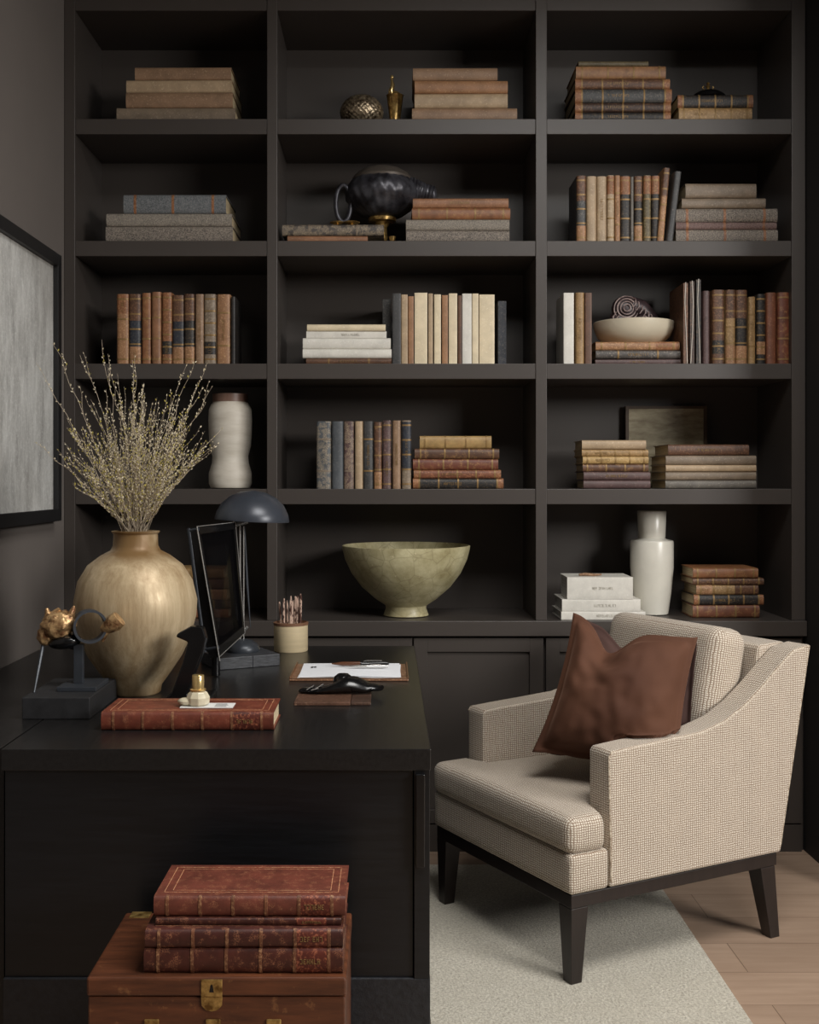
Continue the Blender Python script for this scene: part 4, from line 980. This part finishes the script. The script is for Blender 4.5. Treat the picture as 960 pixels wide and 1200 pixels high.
fb(169.5, 402, .044, .21, 2.02, 'thick dark red-brown leather book, lowest on the wooden chest', -.3, col=(78, 36, 26))
fb(171, 402, .032, .20, 2.02, 'dark red-brown leather book, third from top on the wooden chest', .4, col=(74, 34, 26))
fb(183, 400, .0125, .19, 2.035, 'very thin dark leather book, second from top on the wooden chest', 0, col=(66, 30, 22), bands=0)
fb(181, 405, .036, .16, 2.045, 'tooled red-brown leather book, topmost on the wooden chest', -.2, col=(112, 58, 44))

# ------------------------------------------------------------------ armchair
th = math.radians(-62); s_ = Vector((math.cos(th), math.sin(th))); b_v = Vector((-s_.y, s_.x))
FR = Vector((.462, 2.915)); O = FR - s_ * .345
t = thing('armchair', 'cream and brown tweed armchair with sloped arms and dark tapered legs', 'armchair', (O.x, O.y, .0), (0, 0, th))
w2, wi = .345, .258
MB().box(-w2 + .008, w2 - .008, .008, .728, .208, .243).build('base_frame', M_EBON, t, bevel=.002)
def legm(x, y, ox, oy, z0, bx_=.017, tx=.027):
    a = [(x + ox - bx_, y + oy - bx_, z0), (x + ox + bx_, y + oy - bx_, z0), (x + ox + bx_, y + oy + bx_, z0), (x + ox - bx_, y + oy + bx_, z0)]
    c = [(x - tx, y - tx, .2075), (x + tx, y - tx, .2075), (x + tx, y + tx, .2075), (x - tx, y + tx, .2075)]
    return MB().frustum(a, c)
legm(w2 - .035, .035, .004, -.006, .0125).build('leg', M_EBON, t, bevel=.0015)
legm(-w2 + .035, .035, -.004, -.006, .0125).build('leg', M_EBON, t, bevel=.0015)
legm(w2 - .035, .694, .004, .035, .0).build('leg', M_EBON, t, bevel=.0015)
legm(-w2 + .035, .694, -.004, .035, .0125).build('leg', M_EBON, t, bevel=.0015)
g = MB(); g.rbox(w2, .062, .052, .012, n=(20, 6, 6), c=(0, .062, .296)); g.box(-wi + .001, wi - .001, .11, .64, .244, .345)
g.build('seat_deck', M_TWEED, t, smooth=True, uv=True)
def sst(a, b_, x): u = max(0, min(1, (x - a) / (b_ - a))); return u * u * (3 - 2 * u)
def seatfn(p):
    y = p.y + .285
    k = 1 - (1 - (wi - .002) / w2) * sst(.104, .13, y)
    z = p.z
    if z > 0: z += .022 * (1 - (p.x / w2) ** 2) * (1 - ((p.y) / .30) ** 2)
    return Vector((p.x * k, p.y, z))
MB().rbox(w2 + .004, .292, .048, .03, n=(30, 48, 10), fn=seatfn, c=(0, .284, .392)).build('seat_cushion', M_TWEED, t, smooth='all', uv=True)
# arms
armp = [(.125, .246), (.125, .586), (.133, .597), (.2, .602), (.3, .608), (.44, .617), (.524, .638), (.6, .676), (.66, .718), (.72, .765), (.77, .802), (.79, .815), (.855, .826), (.85, .80), (.737, .246)]
def arm(x0, x1):
    g = MB(); g.prism(armp, x0, x1, 'x'); return g
arm(wi, w2).build('arm', M_TWEED, t, bevel=.014, seg=3, uv=True, smooth=True)
arm(-w2, -wi).build('arm', M_TWEED, t, bevel=.014, seg=3, uv=True, smooth=True)
g = MB(); g.prism([(.64, .246), (.745, .82), (.852, .824), (.737, .246)], -wi + .001, wi - .001, 'x'); g.build('back', M_TWEED, t, bevel=.012, seg=3, uv=True, smooth=True)
def backfn(p):
    q = Vector(p)
    q.y += (-.03 if p.y < 0 else .004) * (1 - (p.x / .235) ** 2) * (1 - (p.z / .23) ** 2)
    return q
bcn = MB().rbox(.25, .066, .222, .045, n=(24, 10, 24), fn=backfn)
o = bcn.build('back_cushion', M_TWEED, t, smooth='all', uv=True, loc=(.0, .618, .652), rot=(math.radians(-11), 0, 0))
# piping seams
M_PIPE = simple('tweed_piping', (206, 194, 174), .9, c2=(130, 110, 92), scale=160, bst=.3)
g = MB(); g.tube([(w2 + .001, .129, .262)] + [(w2 - .004, y, z - .004) for y, z in armp[1:12]] + [(w2 - .002, .852, .82), (w2 - .002, .846, .80), (w2 - .002, .735, .262)], .0028, 6)
g.tube([(-w2 + .004, y, z - .003) for y, z in armp[1:12]], .0028, 6)
g.build('piping', M_PIPE, t, smooth=True)

def pillow_mesh(hw, T, flange=.12, chop=.05, seed=0, n=44, nar=0):
    m = MB(); vs = []; fs = []
    for side in (1, -1):
        for i in range(n + 1):
            for j in range(n + 1):
                u = -1 + 2 * i / n; v = -1 + 2 * j / n
                uu, vv = u / (1 - flange), v / (1 - flange)
                k = max(0, 1 - uu * uu) * max(0, 1 - vv * vv)
                th_ = T * k ** .42 * (1 + .10 * noise.noise(Vector((u * 2.3 + seed, v * 2.3, side * 3.)))) + .003
                th_ += .010 * k ** .3 * noise.noise(Vector((u * 5 + seed, v * 5, side)))
                x = u * hw * (1 - .09 * (1 - v * v)); z = v * hw * (1 - .09 * (1 - u * u))
                if v > -.2: z -= chop * math.exp(-((u + .28) / .30) ** 2) * max(0, (v + .2) / 1.2) ** 1.5
                x *= 1 - nar * (v + 1) / 2
                if side == 1: th_ *= 1 - .55 * math.exp(-((u + .28 + .25 * (1 - v)) / .20) ** 2) * max(0, v) ** 1.2 * (1 if chop else 0)
                vs.append((x, -side * th_, z + .004 * noise.noise(Vector((u * 4, v * 4, seed)))))
    N = (n + 1) * (n + 1)
    for i in range(n):
        for j in range(n):
            a = i * (n + 1) + j
            fs.append((a, a + n + 1, a + n + 2, a + 1)); fs.append((N + a, N + a + 1, N + a + n + 2, N + a + n + 1))
    for i in range(n):
        for (a, b_) in ((i * (n + 1), (i + 1) * (n + 1)), ((i + 1) * (n + 1) + n, i * (n + 1) + n)): fs.append((a, N + a, N + b_, b_))
        for (a, b_) in ((i + 1, i), (n * (n + 1) + i, n * (n + 1) + i + 1)): fs.append((a, N + a, N + b_, b_))
    return m.add(vs, fs)
def put_pillow(nm, lab, mesh, mat, px, py, D_, yaw, lean, roll, extra=0.0):
    Mw = Matrix.Translation(wp(px, py, D_)) @ Matrix.Rotation(math.radians(yaw), 4, 'Z') @ Matrix.Rotation(math.radians(lean), 4, 'X') @ Matrix.Rotation(math.radians(roll), 4, 'Y')
    # the soft cushion gives way to arm, seat and back cushion
    Mc = Matrix.Translation((O.x, O.y, 0)) @ Matrix.Rotation(th, 4, 'Z'); Ci = Mc.inverted(); vs = []
    def armtop(y):
        for (ya, za), (yb, zb_) in zip(armp[1:11], armp[2:12]):
            if ya <= y <= yb: return za + (zb_ - za) * (y - ya) / (yb - ya)
        return .597 if y < .125 else .82
    for p in mesh.v:
        q = Ci @ (Mw @ Vector(p))
        yf = .514 + (q.z - .652) * .194 - extra
        if q.y > yf: q.y = yf + .04 * (1 - math.exp(-(q.y - yf) / .3)) * 0 - .0005 * (1 if p[1] < 0 else 0)
        zt = armtop(q.y)
        if q.x > wi - .012:
            if q.z < zt + .012:
                if q.z < zt - .05 or q.x < wi + .01: q.x = wi - .012
                else: q.z = zt + .012
        if q.z < .462: q.z = .462 + (.004 if p[1] < 0 else 0)
        vs.append(Mw.inverted() @ (Mc @ q))
    mesh.v = vs
    o = mesh.build(nm, mat, smooth='all'); o.matrix_world = Mw
    return tag(o, lab, 'cushion', 'velvet cushions on the armchair')
put_pillow('velvet_cushion', 'brown velvet cushion with pinched top, in front on the armchair', pillow_mesh(.205, .10, seed=2., chop=.075, nar=.14, flange=.09), M_VEL, 726, 816, 3.2, -20, -18, 9, .075)
put_pillow('velvet_cushion', 'darker plum-brown velvet cushion behind the front cushion', pillow_mesh(.205, .03, chop=.05, seed=6., nar=.12), M_VEL2, 742, 820, 3.34, -22, -18, 8, .0)

# ------------------------------------------------------------------ light, camera
def area(name, loc, rot, sx, sy, power, color):
    L = bpy.data.lights.new(name, 'AREA'); L.shape = 'RECTANGLE'; L.size = sx; L.size_y = sy; L.energy = power; L.color = color
    o = bpy.data.objects.new(name, L); COL.objects.link(o); o.location = loc; o.rotation_euler = rot; return o
lp_ = Vector((4.3, -.6, 2.9)); q_ = (Vector((.1, 3.5, 1.2)) - lp_).to_track_quat('-Z', 'Y').to_euler()
area('window_daylight', lp_, q_, 1.9, 1.5, 270, (1, .97, .93))
area('overhead_fill', ((K0 + K1) / 2, (K2 + K3) / 2, CH + .16), (0, 0, 0), K1 - K0, K3 - K2, 104, (1, .975, .94))  # added fill lamp above the ceiling, brightens seat, rug and shelf fronts
wd = bpy.data.worlds.new('world'); SC.world = wd; wd.use_nodes = True
wd.node_tree.nodes['Background'].inputs[0].default_value = (.75, .86, 1, 1); wd.node_tree.nodes['Background'].inputs[1].default_value = .35
cam = bpy.data.cameras.new('camera'); co = bpy.data.objects.new('camera', cam); COL.objects.link(co)
co.location = (0, 0, H); co.rotation_euler = (math.radians(90), 0, 0)
cam.sensor_width = 36; cam.sensor_fit = 'AUTO'; cam.lens = F / 1200 * 36; cam.clip_start = .05
cam.shift_x = (480 - CX) / 1200; cam.shift_y = -(600 - CY) / 1200
SC.camera = co
SC.view_settings.view_transform = 'Standard'; SC.view_settings.look = 'None'; SC.view_settings.exposure = 0; SC.view_settings.gamma = 1
try: SC.view_settings.use_curve_mapping = False
except Exception: pass
